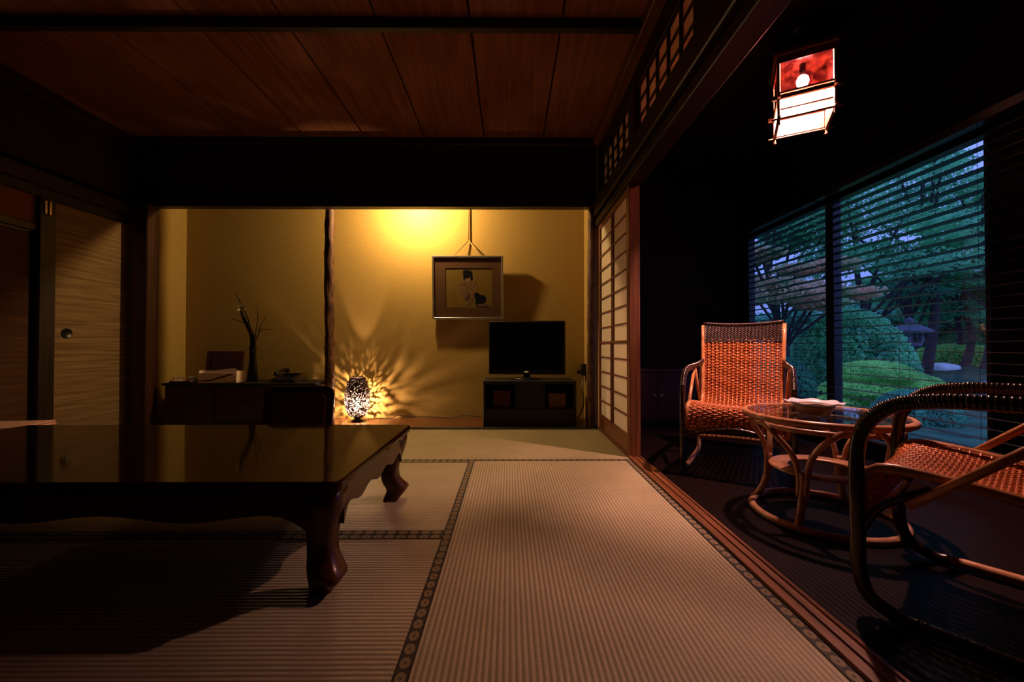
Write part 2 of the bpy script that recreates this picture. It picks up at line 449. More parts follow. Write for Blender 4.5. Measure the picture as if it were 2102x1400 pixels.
# ------------------------------------------------------------------ mesh helpers
class MB:
    def __init__(self):
        self.v, self.f, self.uv = [], [], None

    def box(self, x0, x1, y0, y1, z0, z1, c=0.0):
        b = len(self.v)
        if c <= 0:
            self.v += [(x, y, z) for z in (z0, z1) for y in (y0, y1) for x in (x0, x1)]
            self.f += [tuple(b + i for i in q) for q in ((0, 2, 3, 1), (4, 5, 7, 6), (0, 1, 5, 4), (2, 6, 7, 3), (0, 4, 6, 2), (1, 3, 7, 5))]
            return self
        c = min(c, (x1 - x0) / 2.01, (y1 - y0) / 2.01, (z1 - z0) / 2.01)
        lo, hi = (x0, y0, z0), (x1, y1, z1)
        idx = {}
        for sx in (0, 1):
            for sy in (0, 1):
                for sz in (0, 1):
                    s = (sx, sy, sz)
                    for ax in range(3):
                        p = []
                        for k in range(3):
                            e = hi[k] if s[k] else lo[k]
                            if k != ax:
                                e += -c if s[k] else c
                            p.append(e)
                        idx[(s, ax)] = len(self.v)
                        self.v.append(tuple(p))
        fs = []
        for ax in range(3):
            o1, o2 = (ax + 1) % 3, (ax + 2) % 3
            for sd in (0, 1):
                q = []
                for a, bb in ((0, 0), (1, 0), (1, 1), (0, 1)):
                    s = [0, 0, 0]
                    s[ax], s[o1], s[o2] = sd, a, bb
                    q.append(idx[(tuple(s), ax)])
                fs.append(q if sd else q[::-1])
            for a in (0, 1):
                for bb in (0, 1):
                    s0, s1 = [0, 0, 0], [0, 0, 0]
                    s0[o1] = s1[o1] = a
                    s0[o2] = s1[o2] = bb
                    s1[ax] = 1
                    s0, s1 = tuple(s0), tuple(s1)
                    q = [idx[(s0, o1)], idx[(s1, o1)], idx[(s1, o2)], idx[(s0, o2)]]
                    fs.append(q if a == bb else q[::-1])
        for sx in (0, 1):
            for sy in (0, 1):
                for sz in (0, 1):
                    s = (sx, sy, sz)
                    q = [idx[(s, 0)], idx[(s, 1)], idx[(s, 2)]]
                    fs.append(q if (sx + sy + sz) % 2 else q[::-1])
        self.f += [tuple(q) for q in fs]
        return self

    def tube(self, pts, r, n=8, closed=False, caps=True, flat=None, up=None):
        """tube along points; r number or list; flat = (ratio) squashes the second axis"""
        pts = [Vector(p) for p in pts]
        m = len(pts)
        rr = r if isinstance(r, (list, tuple)) else [r] * m
        b = len(self.v)
        prev = None
        for i, p in enumerate(pts):
            if closed:
                t = pts[(i + 1) % m] - pts[i - 1]
            else:
                t = pts[min(i + 1, m - 1)] - pts[max(i - 1, 0)]
            if t.length < 1e-9:
                t = Vector((0, 0, 1))
            t.normalize()
            if up is not None:
                a = up[i] if isinstance(up, list) else Vector(up)
            elif prev is None:
                a = Vector((0, 0, 1)) if abs(t.z) < 0.9 else Vector((1, 0, 0))
            else:
                a = prev
            a = a - t * a.dot(t)
            if a.length < 1e-6:
                a = t.orthogonal()
            a.normalize()
            prev = a
            c = t.cross(a)
            for k in range(n):
                an = 2 * math.pi * (k + 0.5) / n
                self.v.append(tuple(p + a * (math.cos(an) * rr[i] * (flat or 1)) + c * (math.sin(an) * rr[i])))
        for i in range(m if closed else m - 1):
            for k in range(n):
                a0 = b + i * n + k
                a1 = b + i * n + (k + 1) % n
                b0 = b + ((i + 1) % m) * n + k
                b1 = b + ((i + 1) % m) * n + (k + 1) % n
                self.f.append((a0, a1, b1, b0))
        if caps and not closed:
            self.f.append(tuple(b + k for k in range(n))[::-1])
            self.f.append(tuple(b + (m - 1) * n + k for k in range(n)))
        return self

    def lathe(self, prof, n=32, center=(0, 0, 0), closed=False):
        b = len(self.v)
        cx, cy, cz = center
        for (r, z) in prof:
            for k in range(n):
                a = 2 * math.pi * k / n
                self.v.append((cx + r * math.cos(a), cy + r * math.sin(a), cz + z))
        m = len(prof)
        for i in range(m if closed else m - 1):
            j = (i + 1) % m
            for k in range(n):
                k2 = (k + 1) % n
                self.f.append((b + i * n + k, b + i * n + k2, b + j * n + k2, b + j * n + k))
        return self

    def sphere(self, c, r, n=16, m=10, sz=1.0):
        prof = [(max(1e-4, r * math.sin(math.pi * i / m)), -r * sz * math.cos(math.pi * i / m)) for i in range(m + 1)]
        return self.lathe(prof, n, c)

    def prism(self, poly, axis, a0, a1):
        """extrude 2-D polygon along an axis; poly gives the other two coordinates in xyz order"""
        b = len(self.v)
        n = len(poly)
        for a in (a0, a1):
            for (p, q) in poly:
                c = [p, q]
                c.insert(axis, a)
                self.v.append(tuple(c))
        self.f.append(tuple(b + i for i in range(n))[::-1])
        self.f.append(tuple(b + n + i for i in range(n)))
        for i in range(n):
            j = (i + 1) % n
            self.f.append((b + i, b + j, b + n + j, b + n + i))
        return self

    def loft(self, rings, caps=True):
        b = len(self.v)
        n = len(rings[0])
        for rg in rings:
            self.v += [tuple(p) for p in rg]
        for i in range(len(rings) - 1):
            for k in range(n):
                k2 = (k + 1) % n
                self.f.append((b + i * n + k, b + i * n + k2, b + (i + 1) * n + k2, b + (i + 1) * n + k))
        if caps:
            self.f.append(tuple(b + k for k in range(n))[::-1])
            self.f.append(tuple(b + (len(rings) - 1) * n + k for k in range(n)))
        return self

    def xf(self, mat):
        self.v = [tuple(mat @ Vector(p)) for p in self.v]
        return self

    def mesh(self, name, mat, smooth=False, recalc=True):
        me = bpy.data.meshes.new(name)
        me.from_pydata(self.v, [], self.f)
        if recalc:
            import bmesh
            bm = bmesh.new()
            bm.from_mesh(me)
            bmesh.ops.recalc_face_normals(bm, faces=bm.faces)
            bm.to_mesh(me)
            bm.free()
        if smooth:
            me.polygons.foreach_set('use_smooth', [True] * len(me.polygons))
        me.materials.append(M[mat] if isinstance(mat, str) else mat)
        me.update()
        return me

    def build(self, name, mat, parent=None, smooth=False, recalc=True):
        return link(name, self.mesh(name, mat, smooth, recalc), parent)


def link(name, me, parent=None, loc=None):
    o = bpy.data.objects.new(name, me)
    COL.objects.link(o)
    if parent is not None:
        o.parent = parent
    if loc is not None:
        o.location = loc
    return o


def tag(o, label=None, cat=None, group=None, kind=None):
    if label:
        o['label'] = label
    if cat:
        o['category'] = cat
    if group:
        o['group'] = group
    if kind:
        o['kind'] = kind
    return o


def thing(name, label, cat, loc=(0, 0, 0), rz=0.0, group=None):
    o = bpy.data.objects.new(name, None)
    COL.objects.link(o)
    o.empty_display_size = 0.1
    o.location = loc
    o.rotation_euler = (0, 0, rz)
    return tag(o, label, cat, group)


def struct(o, label=None, cat=None):
    return tag(o, label, cat, kind='structure')


def sempty(name, label=None, cat=None, loc=(0, 0, 0)):
    o = thing(name, label, cat, loc)
    o['kind'] = 'structure'
    return o


def copy_tree(o, parent=None):
    c = o.copy()
    COL.objects.link(c)
    c.parent = parent
    for ch in list(o.children):
        copy_tree(ch, c)
    return c


def rbox(x0, x1, y0, y1, z0, z1, c=0.004):
    return MB().box(x0, x1, y0, y1, z0, z1, c)


def spline(pts, n=8):
    """Catmull-Rom through points"""
    P = [Vector(p) for p in pts]
    out = []
    for i in range(len(P) - 1):
        p0 = P[max(i - 1, 0)]
        p1, p2 = P[i], P[i + 1]
        p3 = P[min(i + 2, len(P) - 1)]
        for k in range(n):
            t = k / n
            out.append(0.5 * ((2 * p1) + (p2 - p0) * t + (2 * p0 - 5 * p1 + 4 * p2 - p3) * t * t + (3 * p1 - p0 - 3 * p2 + p3) * t ** 3))
    out.append(P[-1])
    return out


def arc_pts(c, r, a0, a1, n, axis='z'):
    pts = []
    for i in range(n + 1):
        a = a0 + (a1 - a0) * i / n
        pts.append(Vector((c[0] + r * math.cos(a), c[1] + r * math.sin(a), c[2])))
    return pts


# ------------------------------------------------------------------ room shell
XL, XS = -3.20, 0.745          # left wall face, right edge of the matting
YB, YA = 3.43, 3.96            # alcove front line, alcove back wall
YR = -1.6                      # wall behind the camera
ZC = 2.45                      # ceiling
XW = 2.25                      # window plane

floor = struct(MB().box(XL - 0.1, XS, YR, YB, -0.12, -0.05).build('floor', 'wood_dark_y'), 'tatami matted floor of the main room', 'floor')


def tatami(x0, x1, y0, y1, axis):
    bw = 0.033
    if axis == 1:
        m = rbox(x0 + bw, x1 - bw, y0 + 0.001, y1 - 0.001, -0.05, 0, 0.002).build('tatami_mat', 'tatami_y', floor)
        strips = ((x0 + 0.0008, x0 + bw, y0, y1), (x1 - bw, x1 - 0.0008, y0, y1))
    else:
        m = rbox(x0 + 0.001, x1 - 0.001, y0 + bw, y1 - bw, -0.05, 0, 0.002).build('tatami_mat', 'tatami_x', floor)
        strips = ((x0, x1, y0 + 0.0008, y0 + bw), (x0, x1, y1 - bw, y1 - 0.0008))
    for (a0, a1, b0, b1) in strips:
        mb = MB().box(a0, a1, b0, b1, -0.05, 0.0015)
        me = mb.mesh('edging', 'brocade')
        uvl = me.uv_layers.new(name='UVMap')
        for li, lp in enumerate(me.loops):
            co = me.vertices[lp.vertex_index].co
            if axis == 1:
                uvl.data[li].uv = (co.y, (co.x - a0) / (a1 - a0))
            else:
                uvl.data[li].uv = (co.x, (co.y - b0) / (b1 - b0))
        e = link('edging', me, m)
        e['label'] = 'black brocade edging with tan oval chain'


XM = -0.247
tatami(XM, XS, 0.57, 2.478, 1)
tatami(XM, XS, -1.34, 0.57, 1)
tatami(-1.166, XS, 2.478, YB, 0)
tatami(XL, -1.166, 2.478, YB, 0)
tatami(-2.157, XM, 1.513, 2.478, 0)
tatami(-2.157, XM, 0.55, 1.513, 0)
tatami(-2.157, XM, -0.41, 0.55, 0)
tatami(-2.157, XM, -1.37, -0.41, 0)
tatami(XL, -2.157, 0.57, 2.478, 1)
tatami(XL, -2.157, -1.34, 0.57, 1)

# veranda floor, alcove floor
struct(MB().box(0.80, XW + 0.1, YR, 4.05, -0.12, 0.0).build('floor_veranda', 'veranda'), 'dark fine-striped floor of the veranda', 'floor')
struct(MB().box(XL - 0.1, 0.80, YB + 0.03, YA + 0.05, -0.12, 0.0).build('floor_alcove', 'toko_board'), 'polished brown board floor of the alcove', 'floor')
struct(rbox(XL, XS, YB, YB + 0.03, -0.1, 0.012, 0.003).build('trim_1', 'wood_dark_x'), 'dark wooden strip at the front of the alcove', 'trim')
# sill with grooves for the sliding screens
prof = [(XS, -0.1), (XS, 0.012), (0.762, 0.012), (0.762, 0.006), (0.781, 0.006), (0.781, 0.012), (0.794, 0.012), (0.794, 0.006),
        (0.813, 0.006), (0.813, 0.012), (0.825, 0.010), (0.825, -0.1)]
struct(MB().prism(prof, 1, YR, YB + 0.03).build('trim_2', 'wood_red_y'), 'reddish grooved wooden sill between matting and veranda', 'sill')

# left wall: plaster above, doors below
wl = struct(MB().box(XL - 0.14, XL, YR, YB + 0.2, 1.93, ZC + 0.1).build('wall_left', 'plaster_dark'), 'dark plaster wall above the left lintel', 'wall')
MB().box(XL - 0.14, XL - 0.10, YR, YB + 0.2, -0.05, 1.93).build('backing_panel', 'wood_dark_z', wl)
MB().box(XL - 0.10, XL - 0.015, 2.30, 2.775, 1.53, 1.72).build('plaster_panel', 'plaster_red', wl)
MB().box(XL - 0.10, XL - 0.015, YR, 1.45, 0.0, 1.72).build('plaster_panel', 'plaster_red', wl)
struct(rbox(XL - 0.11, XL + 0.01, YR, YB, 1.72, 1.79, 0.004).build('trim_3', 'wood_dark_y'), 'dark lintel over the left sliding doors', 'lintel')
struct(rbox(XL - 0.06, XL + 0.035, YR, YB, 1.79, 1.89, 0.006).build('trim_4', 'wood_mid_y'), 'wooden rail above the left lintel', 'rail')
post = struct(rbox(XL - 0.10, XL + 0.02, 2.755, 2.855, 0, 1.72, 0.004).build('trim_5', 'wood_dark_z'), 'black post beside the pale sliding door', 'post')
for k in (0, 1):
    o = MB().box(XL + 0.021, XL + 0.029, 2.775 + 0.027 * k, 2.790 + 0.027 * k, 1.605, 1.695, 0.002).build('metal_bar', 'brass', post)
    o['label'] = 'shiny pinkish metal bar near the top of the post'
struct(rbox(XL - 0.10, XL - 0.0, 2.30, 2.755, 1.48, 1.53, 0.004).build('trim_6', 'wood_dark_y'), 'dark rail over the low brown door', 'rail')
struct(rbox(XL - 0.10, XL + 0.02, YR, YB, -0.05, 0.006, 0.002).build('baseboard_left', 'wood_dark_y'), 'dark sill under the left doors', 'baseboard')


def fusuma(name, y0, y1, z1, x, mat, label, pull=None):
    d = sempty(name, label, 'sliding door', (x, (y0 + y1) / 2, 0.006))
    hw = (y1 - y0) / 2
    h = z1 - 0.006
    fw = 0.022
    rbox(-0.012, 0.0, -hw + fw, hw - fw, fw, h - fw, 0.001).build('panel', mat, d)
    for s in (-1, 1):
        rbox(-0.02, 0.006, min(s * hw, s * (hw - fw)), max(s * hw, s * (hw - fw)), 0, h, 0.003).build('stile', 'black', d)
    rbox(-0.02, 0.006, -hw + fw, hw - fw, 0, fw, 0.003).build('rail', 'black', d)
    rbox(-0.02, 0.006, -hw + fw, hw - fw, h - fw, h, 0.003).build('rail', 'black', d)
    if pull is not None:
        rot = Matrix.Translation((0.001, pull, 0.785)) @ Matrix.Rotation(R(90), 4, 'Y')
        mb = MB().lathe([(0.001, 0.001), (0.028, 0.001), (0.032, 0.005), (0.036, 0.005), (0.038, 0.0)], 24).xf(rot)
        mb.build('door_pull', 'black', d, True)
    return d


fusuma('door_1', 2.84, 3.52, 1.735, XL, 'fusuma', 'pale streaked grasscloth sliding door with black round pull', pull=-0.235)
fusuma('door_2', 2.30, 2.76, 1.485, XL - 0.03, 'fusuma_dark', 'dark brown low closet door beside the black post')
fusuma('door_3', 1.45, 2.31, 1.735, XL - 0.03, 'fusuma', 'streaked grasscloth sliding door before the low closet door', pull=0.33)

# wall behind the camera
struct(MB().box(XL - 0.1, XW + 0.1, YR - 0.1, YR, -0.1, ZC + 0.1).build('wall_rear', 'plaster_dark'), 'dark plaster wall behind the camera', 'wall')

# alcove
struct(MB().box(XL - 0.1, 0.80, YA, YA + 0.1, -0.1, ZC + 0.1).build('wall_back', 'plaster'), 'ochre plaster back wall of the alcove', 'wall')
struct(MB().box(XL - 0.1, -3.15, YB + 0.1, YA, 0, ZC + 0.1).build('wall_alcove_left', 'plaster'), 'ochre plaster side wall of the alcove by the pale door', 'wall')
struct(MB().box(0.73, 0.80, YB + 0.05, YA, 0, ZC + 0.1).build('wall_alcove_right', 'plaster'), 'ochre plaster side wall of the alcove by the paper screen', 'wall')
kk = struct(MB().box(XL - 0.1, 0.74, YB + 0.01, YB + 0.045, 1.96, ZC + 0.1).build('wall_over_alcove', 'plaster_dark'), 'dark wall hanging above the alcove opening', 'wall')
struct(rbox(XL, 0.74, YB - 0.02, YB + 0.055, 1.875, 1.96, 0.004).build('trim_7', 'wood_dark_x'), 'dark lintel beam across the alcove opening', 'beam')
struct(rbox(XL, 0.74, YB - 0.05, YB + 0.01, ZC - 0.06, ZC + 0.01, 0.004).build('trim_8', 'wood_dark_x'), 'dark ceiling moulding above the alcove', 'moulding')
MB().box(XL, 0.80, YB + 0.045, YA, ZC + 0.0, ZC + 0.1).build('alcove_ceiling', 'plaster_dark', kk)
struct(rbox(-3.13, -3.005, YB - 0.06, YB + 0.06, 0, 1.90, 0.006).build('trim_9', 'wood_mid_z'), 'square wooden post at the left end of the alcove', 'post')


def log_post(name, x, y, r, z1, label, seed):
    rnd = random.Random(seed)
    n, m = 20, 90
    mb = MB()
    rings = []
    ph = [rnd.uniform(0, 6.28) for _ in range(6)]
    for i in range(m + 1):
        z = z1 * i / m
        rg = []
        cx = x + 0.006 * math.sin(z * 2.1 + ph[0])
        cy = y + 0.004 * math.sin(z * 1.7 + ph[1])
        for k in range(n):
            a = 2 * math.pi * k / n
            rr = r * (1 + 0.06 * math.sin(3 * a + z * 5 + ph[2]) + 0.05 * math.sin(z * 23 + ph[3] + 2 * a) + rnd.uniform(-0.06, 0.06))
            rg.append((cx + rr * math.cos(a), cy + rr * math.sin(a), z))
        rings.append(rg)
    mb.loft(rings)
    return struct(mb.build(name, 'bark', None, True), label, 'post')


log_post('trim_10', -1.605, 3.625, 0.040, 2.45, 'rough bark log post in the middle of the alcove', 3)
log_post('trim_11', 0.70, 3.475, 0.030, 1.89, 'slim rough log post beside the paper screen', 5)

# right partition over the veranda opening
struct(rbox(0.735, 0.835, YR, YB + 0.05, 1.72, 1.775, 0.004).build('trim_12', 'wood_dark_y'), 'dark grooved lintel over the veranda opening', 'lintel')
struct(rbox(0.715, 0.76, YR, YB - 0.0, 1.80, 1.92, 0.006).build('trim_13', 'wood_dark_y'), 'dark rail above the veranda lintel', 'rail')
wr = struct(MB().box(0.765, 0.80, YR, YB + 0.05, 1.775, 1.95).build('wall_right', 'plaster_dark'), 'dark wall band above the veranda opening', 'wall')
MB().box(0.765, 0.80, YR, YB + 0.05, 2.28, ZC + 0.1).build('upper_band', 'plaster_dark', wr)
for (a, b_) in ((2.435, 2.575), (1.52, 1.655), (0.60, 0.74), (YR, -0.2), (3.365, YB + 0.05)):
    MB().box(0.760, 0.805, a, b_, 1.95, 2.28).build('short_post', 'wood_dark_z', wr)
struct(rbox(0.70, 0.765, YR, YB - 0.05, ZC - 0.075, ZC + 0.0, 0.004).build('trim_14', 'wood_red_y'), 'reddish ceiling moulding above the transoms', 'moulding')
struct(rbox(XL, XL + 0.06, YR, YB - 0.05, ZC - 0.075, ZC + 0.0, 0.004).build('trim_15', 'wood_mid_y'), 'reddish ceiling moulding along the left wall', 'moulding')


def transom(name, y0, y1, label):
    t = sempty(name, label, 'transom', (0.783, (y0 + y1) / 2, 1.95))
    hw = (y1 - y0) / 2
    h = 0.33
    for s in (-1, 1):
        a, b_ = sorted((s * hw, s * (hw - 0.02)))
        rbox(-0.016, 0.016, a, b_, 0, h, 0.002).build('stile', 'wood_dark_z', t)
    rbox(-0.016, 0.016, -hw + 0.02, hw - 0.02, 0, 0.022, 0.002).build('rail', 'wood_dark_y', t)
    rbox(-0.016, 0.016, -hw + 0.02, hw - 0.02, h - 0.022, h, 0.002).build('rail', 'wood_dark_y', t)
    nc, nr = 5, 3
    iw, ih = 2 * hw - 0.04, h - 0.044
    vb = rbox(-0.010, 0.006, -0.006, 0.006, 0.022, h - 0.022, 0.001).mesh('bar', 'wood_dark_z')
    hb = rbox(-0.009, 0.005, -hw + 0.02, hw - 0.02, -0.004, 0.004, 0.001).mesh('bar', 'wood_dark_y')
    pm = MB().box(0.006, 0.0075, -iw / nc / 2, iw / nc / 2, 0, ih / nr).mesh('paper_pane', 'paper_dim')
    for i in range(1, nc):
        link('bar', vb, t, (0, -iw / 2 + iw * i / nc, 0))
    for j in range(1, nr):
        link('bar', hb, t, (0, 0, 0.022 + ih * j / nr))
    for i in range(nc):
        for j in range(nr):
            link('paper_pane', pm, t, (0, -iw / 2 + iw * (i + 0.5) / nc, 0.022 + ih * j / nr))


transom('window_3', 2.575, 3.365, 'latticed paper transom above the paper screen')
transom('window_4', 1.655, 2.435, 'latticed paper transom next to the one above the screen')
transom('window_5', 0.74, 1.52, 'latticed paper transom over the matting by the near chair')
transom('window_6', -0.20, 0.60, 'latticed paper transom near the rear wall')


# sliding paper screens: 2 columns x (8 + 5) rows
def shoji(name, y0, y1, x, label):
    t = sempty(name, label, 'sliding screen', (x, (y0 + y1) / 2, 0.007))
    hw = (y1 - y0) / 2
    h = 1.725
    st = 0.034
    for s in (-1, 1):
        a, b_ = sorted((s * hw, s * (hw - st)))
        rbox(-0.014, 0.014, a, b_, 0, h, 0.003).build('stile', 'wood_red_z', t)
    rbox(-0.013, 0.013, -hw + st, hw - st, 0, 0.125, 0.002).build('bottom_board', 'wood_red_y', t)
    rbox(-0.013, 0.013, -hw + st, hw - st, h - 0.045, h, 0.002).build('top_rail', 'wood_red_y', t)
    z0, z1 = 0.125, h - 0.045
    rows = 13
    rh = (z1 - z0) / rows
    zs = z0 + rh * 5
    iw = 2 * (hw - st)
    hb = rbox(-0.010, 0.004, -iw / 2, iw / 2, -0.0045, 0.0045, 0.001).mesh('lattice_bar', 'wood_red_y')
    for j in range(1, rows):
        if j == 5:
            continue
        link('lattice_bar', hb, t, (-0.006 if j < 5 else 0, 0, z0 + rh * j))
    rbox(-0.016, 0.004, -iw / 2, iw / 2, zs - 0.010, zs + 0.006, 0.001).build('meeting_rail', 'wood_red_y', t)
    for dy in (-0.016, 0.016):
        MB().box(-0.011, 0.004, dy - 0.006, dy + 0.006, zs, z1, 0.001).build('lattice_bar', 'wood_red_z', t)
        MB().box(-0.018, -0.003, dy - 0.006, dy + 0.006, z0, zs, 0.001).build('lattice_bar', 'wood_red_z', t)
    pw = iw / 2
    pm = MB().box(0.004, 0.0052, -pw / 2, pw / 2, 0.0, rh).mesh('paper_pane', 'paper')
    for i in (0, 1):
        for j in range(rows):
            link('paper_pane', pm, t, (-0.006 if j < 5 else 0, (i - 0.5) * pw, z0 + rh * j))
    return t


sh = shoji('door_4', 2.585, 3.435, 0.7715, 'latticed white paper sliding screen facing the room')
struct(rbox(0.755, 0.822, 2.545, 2.584, 0.006, 1.722, 0.003).build('trim_16', 'wood_red_z'), 'slim reddish post standing in for a second screen at the paper screen edge', 'post')  # stands in for the stile ends of a second sliding screen

# ceiling: boards and battens
ceil = struct(MB().box(XL - 0.1, 0.80, YR, YB + 0.05, ZC + 0.03, ZC + 0.1).build('ceiling', 'wood_dark_y'), 'boarded ceiling of dark reddish planks', 'ceiling')
bw = 0.497
xs = 0.70 - 0.36
edges = [0.72]
x = at(1115, 275, 3.40).x
while x > XL:
    edges.append(x)
    x -= bw
edges.append(XL)
for a, b_ in zip(edges[1:], edges[:-1]):
    rbox(a + 0.005, b_ - 0.005, YR, YB, ZC, ZC + 0.03, 0.002).build('ceiling_board', 'board', ceil)
for yb in (2.16, 0.72, -0.72):
    rbox(XL, 0.72, yb - 0.022, yb + 0.022, ZC - 0.055, ZC + 0.001, 0.004).build('batten', 'wood_dark_x', ceil)
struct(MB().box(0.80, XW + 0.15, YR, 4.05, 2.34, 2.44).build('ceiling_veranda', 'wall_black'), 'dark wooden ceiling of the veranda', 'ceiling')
struct(MB().box(0.80, XW + 0.15, 4.0, 4.1, -0.1, 2.44).build('wall_veranda_end', 'wall_brown'), 'dark brown end wall of the veranda', 'wall')

# outer wall with two windows
WZ0, WZ1 = 0.10, 1.74
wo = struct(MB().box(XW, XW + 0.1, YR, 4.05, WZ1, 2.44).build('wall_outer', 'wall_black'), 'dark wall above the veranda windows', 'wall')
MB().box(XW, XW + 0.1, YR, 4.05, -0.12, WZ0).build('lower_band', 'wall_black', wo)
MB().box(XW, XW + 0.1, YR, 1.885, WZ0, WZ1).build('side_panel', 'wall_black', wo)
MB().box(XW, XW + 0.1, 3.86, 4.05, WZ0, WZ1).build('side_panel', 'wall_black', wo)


def window(name, y0, y1, label):
    t = sempty(name, label, 'window', (XW + 0.05, (y0 + y1) / 2, WZ0))
    hw = (y1 - y0) / 2
    h = WZ1 - WZ0
    for s in (-1, 1):
        a, b_ = sorted((s * hw, s * (hw - 0.035)))
        rbox(-0.03, 0.03, a, b_, 0, h, 0.003).build('stile', 'frame', t)
    rbox(-0.03, 0.03, -hw + 0.035, hw - 0.035, 0, 0.06, 0.003).build('rail', 'frame', t)
    rbox(-0.03, 0.03, -hw + 0.035, hw - 0.035, h - 0.03, h, 0.003).build('rail', 'frame', t)
    MB().box(-0.002, 0.002, -hw + 0.034, hw - 0.034, 0.058, h - 0.028).build('pane', 'glass', t)


window('window_1', 2.86, 3.86, 'tall dark framed garden window behind the far wicker chair')
window('window_2', 1.885, 2.86, 'tall dark framed garden window beside the glass table')



def blind(y0, y1, label):
    t = thing('venetian_blind', label, 'blind', (XW - 0.055, (y0 + y1) / 2, 0.12))
    hw = (y1 - y0) / 2
    top = 1.66
    rbox(-0.03, 0.03, -hw, hw, top - 0.045, top, 0.003).build('head_rail', 'blind', t)
    sm = MB().box(-0.025, 0.025, -hw, hw, -0.0014, 0.0014).mesh('slat', 'blind')
    n = 31
    for i in range(n):
        o = link('slat', sm, t, (0, 0, 0.05 + 0.05 * i))
        o.rotation_euler = (0, R(2), 0)
    rbox(-0.025, 0.025, -hw, hw, 0.0, 0.014, 0.002).build('bottom_rail', 'blind', t)
    for f in (-0.62, 0.0, 0.62):
        for dx in (-0.0265, 0.0265):
            MB().tube([(dx, f * hw, 0.01), (dx, f * hw, top - 0.04)], 0.0009, 5).build('ladder_cord', 'blind', t)


blind(2.885, 3.84, 'dark slatted blind over the window behind the far wicker chair')
blind(1.62, 2.865, 'dark slatted blind over the window beside the glass table')

# ------------------------------------------------------------------ lamps
# pendant lantern in the veranda
LT = thing('pendant_lantern', 'glowing square wooden lantern hanging over the veranda', 'lantern', (1.515, 2.07, 1.84), R(-29))
hw = 0.115
for sx in (-1, 1):
    for sy in (-1, 1):
        p = MB().box(sx * hw - 0.006, sx * hw + 0.006, sy * hw - 0.006, sy * hw + 0.006, -0.012, 0.335, 0.002)
        po = p.build('corner_post', 'lantern_wood', LT)
        MB().sphere((sx * hw, sy * hw, -0.018), 0.0085, 10, 6).build('knob', 'lantern_wood', po, True)
for (z, hh, off) in ((0.006, 0.0035, 0.004), (0.114, 0.011, 0.004), (0.135, 0.0045, 0.0), (0.30, 0.016, 0.0)):
    for s in (-1, 1):
        MB().box(-hw - 0.03 * (off > 0), hw + 0.03 * (off > 0), s * hw - 0.007, s * hw + 0.007, z - hh, z + hh, 0.002).build('rail', 'lantern_wood', LT)
        MB().box(s * hw - 0.007, s * hw + 0.007, -hw - 0.03 * (off > 0), hw + 0.03 * (off > 0), z - hh, z + hh, 0.002).build('rail', 'lantern_wood', LT)
MB().box(-hw + 0.009, hw - 0.009, -hw - 0.0012, -hw + 0.0012, 0.139, 0.285).build('glass_pane', 'lantern_glass', LT)
MB().box(-hw - 0.0012, -hw + 0.0012, -hw + 0.009, hw - 0.009, 0.139, 0.285).build('glass_pane', 'lantern_glass', LT)
MB().box(-hw + 0.009, hw - 0.009, -hw - 0.0008, -hw + 0.0008, 0.058, 0.110).build('frosted_pane', 'washi', LT)
MB().box(-hw + 0.009, hw - 0.009, -hw - 0.0008, -hw + 0.0008, 0.016, 0.046).build('frosted_pane', 'washi', LT)
MB().box(-hw - 0.0008, -hw + 0.0008, -hw + 0.009, hw - 0.009, 0.016, 0.110).build('frosted_pane', 'washi', LT)
MB().box(-hw + 0.009, hw - 0.009, -hw - 0.005, -hw + 0.005, 0.049, 0.0545, 0.001).build('lower_bar', 'lantern_wood', LT)
MB().box(-hw + 0.009, hw - 0.009, hw - 0.003, hw + 0.003, 0.016, 0.285).build('back_panel', 'lantern_wood', LT)
MB().box(hw - 0.003, hw + 0.003, -hw + 0.009, hw - 0.009, 0.016, 0.285).build('back_panel', 'lantern_wood', LT)
rbox(-hw - 0.02, hw + 0.02, -hw - 0.02, hw + 0.02, 0.316, 0.34, 0.004).build('cap', 'lantern_wood', LT)
MB().tube([(0, 0, 0.34), (0, 0, 0.50)], 0.008, 8).build('hanging_rod', 'black', LT, True)
MB().lathe([(0.001, 0.500), (0.05, 0.500), (0.05, 0.485), (0.001, 0.480)], 20).build('ceiling_rose', 'black', LT, True)
MB().tube([(0, 0, 0.316), (0, 0, 0.256)], 0.014, 10).build('socket', 'black', LT, True)
MB().sphere((0, 0, 0.228), 0.028, 16, 10, 1.15).build('bulb', 'bulb_lantern', LT, True)

# lamp hidden behind the alcove lintel
AL = thing('alcove_lamp', 'yellow bulb lamp hidden behind the lintel of the alcove', 'lamp', (-0.876, 3.64, 2.06))
MB().sphere((0, 0, 0), 0.032, 16, 10).build('bulb', 'bulb_alcove', AL, True)
MB().tube([(0, 0, 0.028), (0, 0, 0.09)], 0.018, 10).build('socket', 'black', AL, True)
MB().tube([(0, 0, 0.09), (0, 0, 0.14), (0, -0.1, 0.14)], 0.007, 8).build('bracket', 'black', AL, True)

# floor lamp: pierced egg-shaped shell on a small foot
FLX, FLY = (735 - CX) / F * 3.79, 3.79
FL = thing('floor_lamp', 'pierced dark egg-shaped lamp glowing on the alcove floor', 'lamp', (FLX, FLY, 0.0))
prof_f = [(0.052, 0.045), (0.078, 0.065), (0.100, 0.105), (0.111, 0.15), (0.115, 0.20), (0.113, 0.25), (0.104, 0.30), (0.090, 0.345), (0.075, 0.385), (0.068, 0.405)]


def rad(z):
    for (r0, z0), (r1, z1) in zip(prof_f[:-1], prof_f[1:]):
        if z0 <= z <= z1:
            return r0 + (r1 - r0) * (z - z0) / (z1 - z0)
    return prof_f[-1][0]


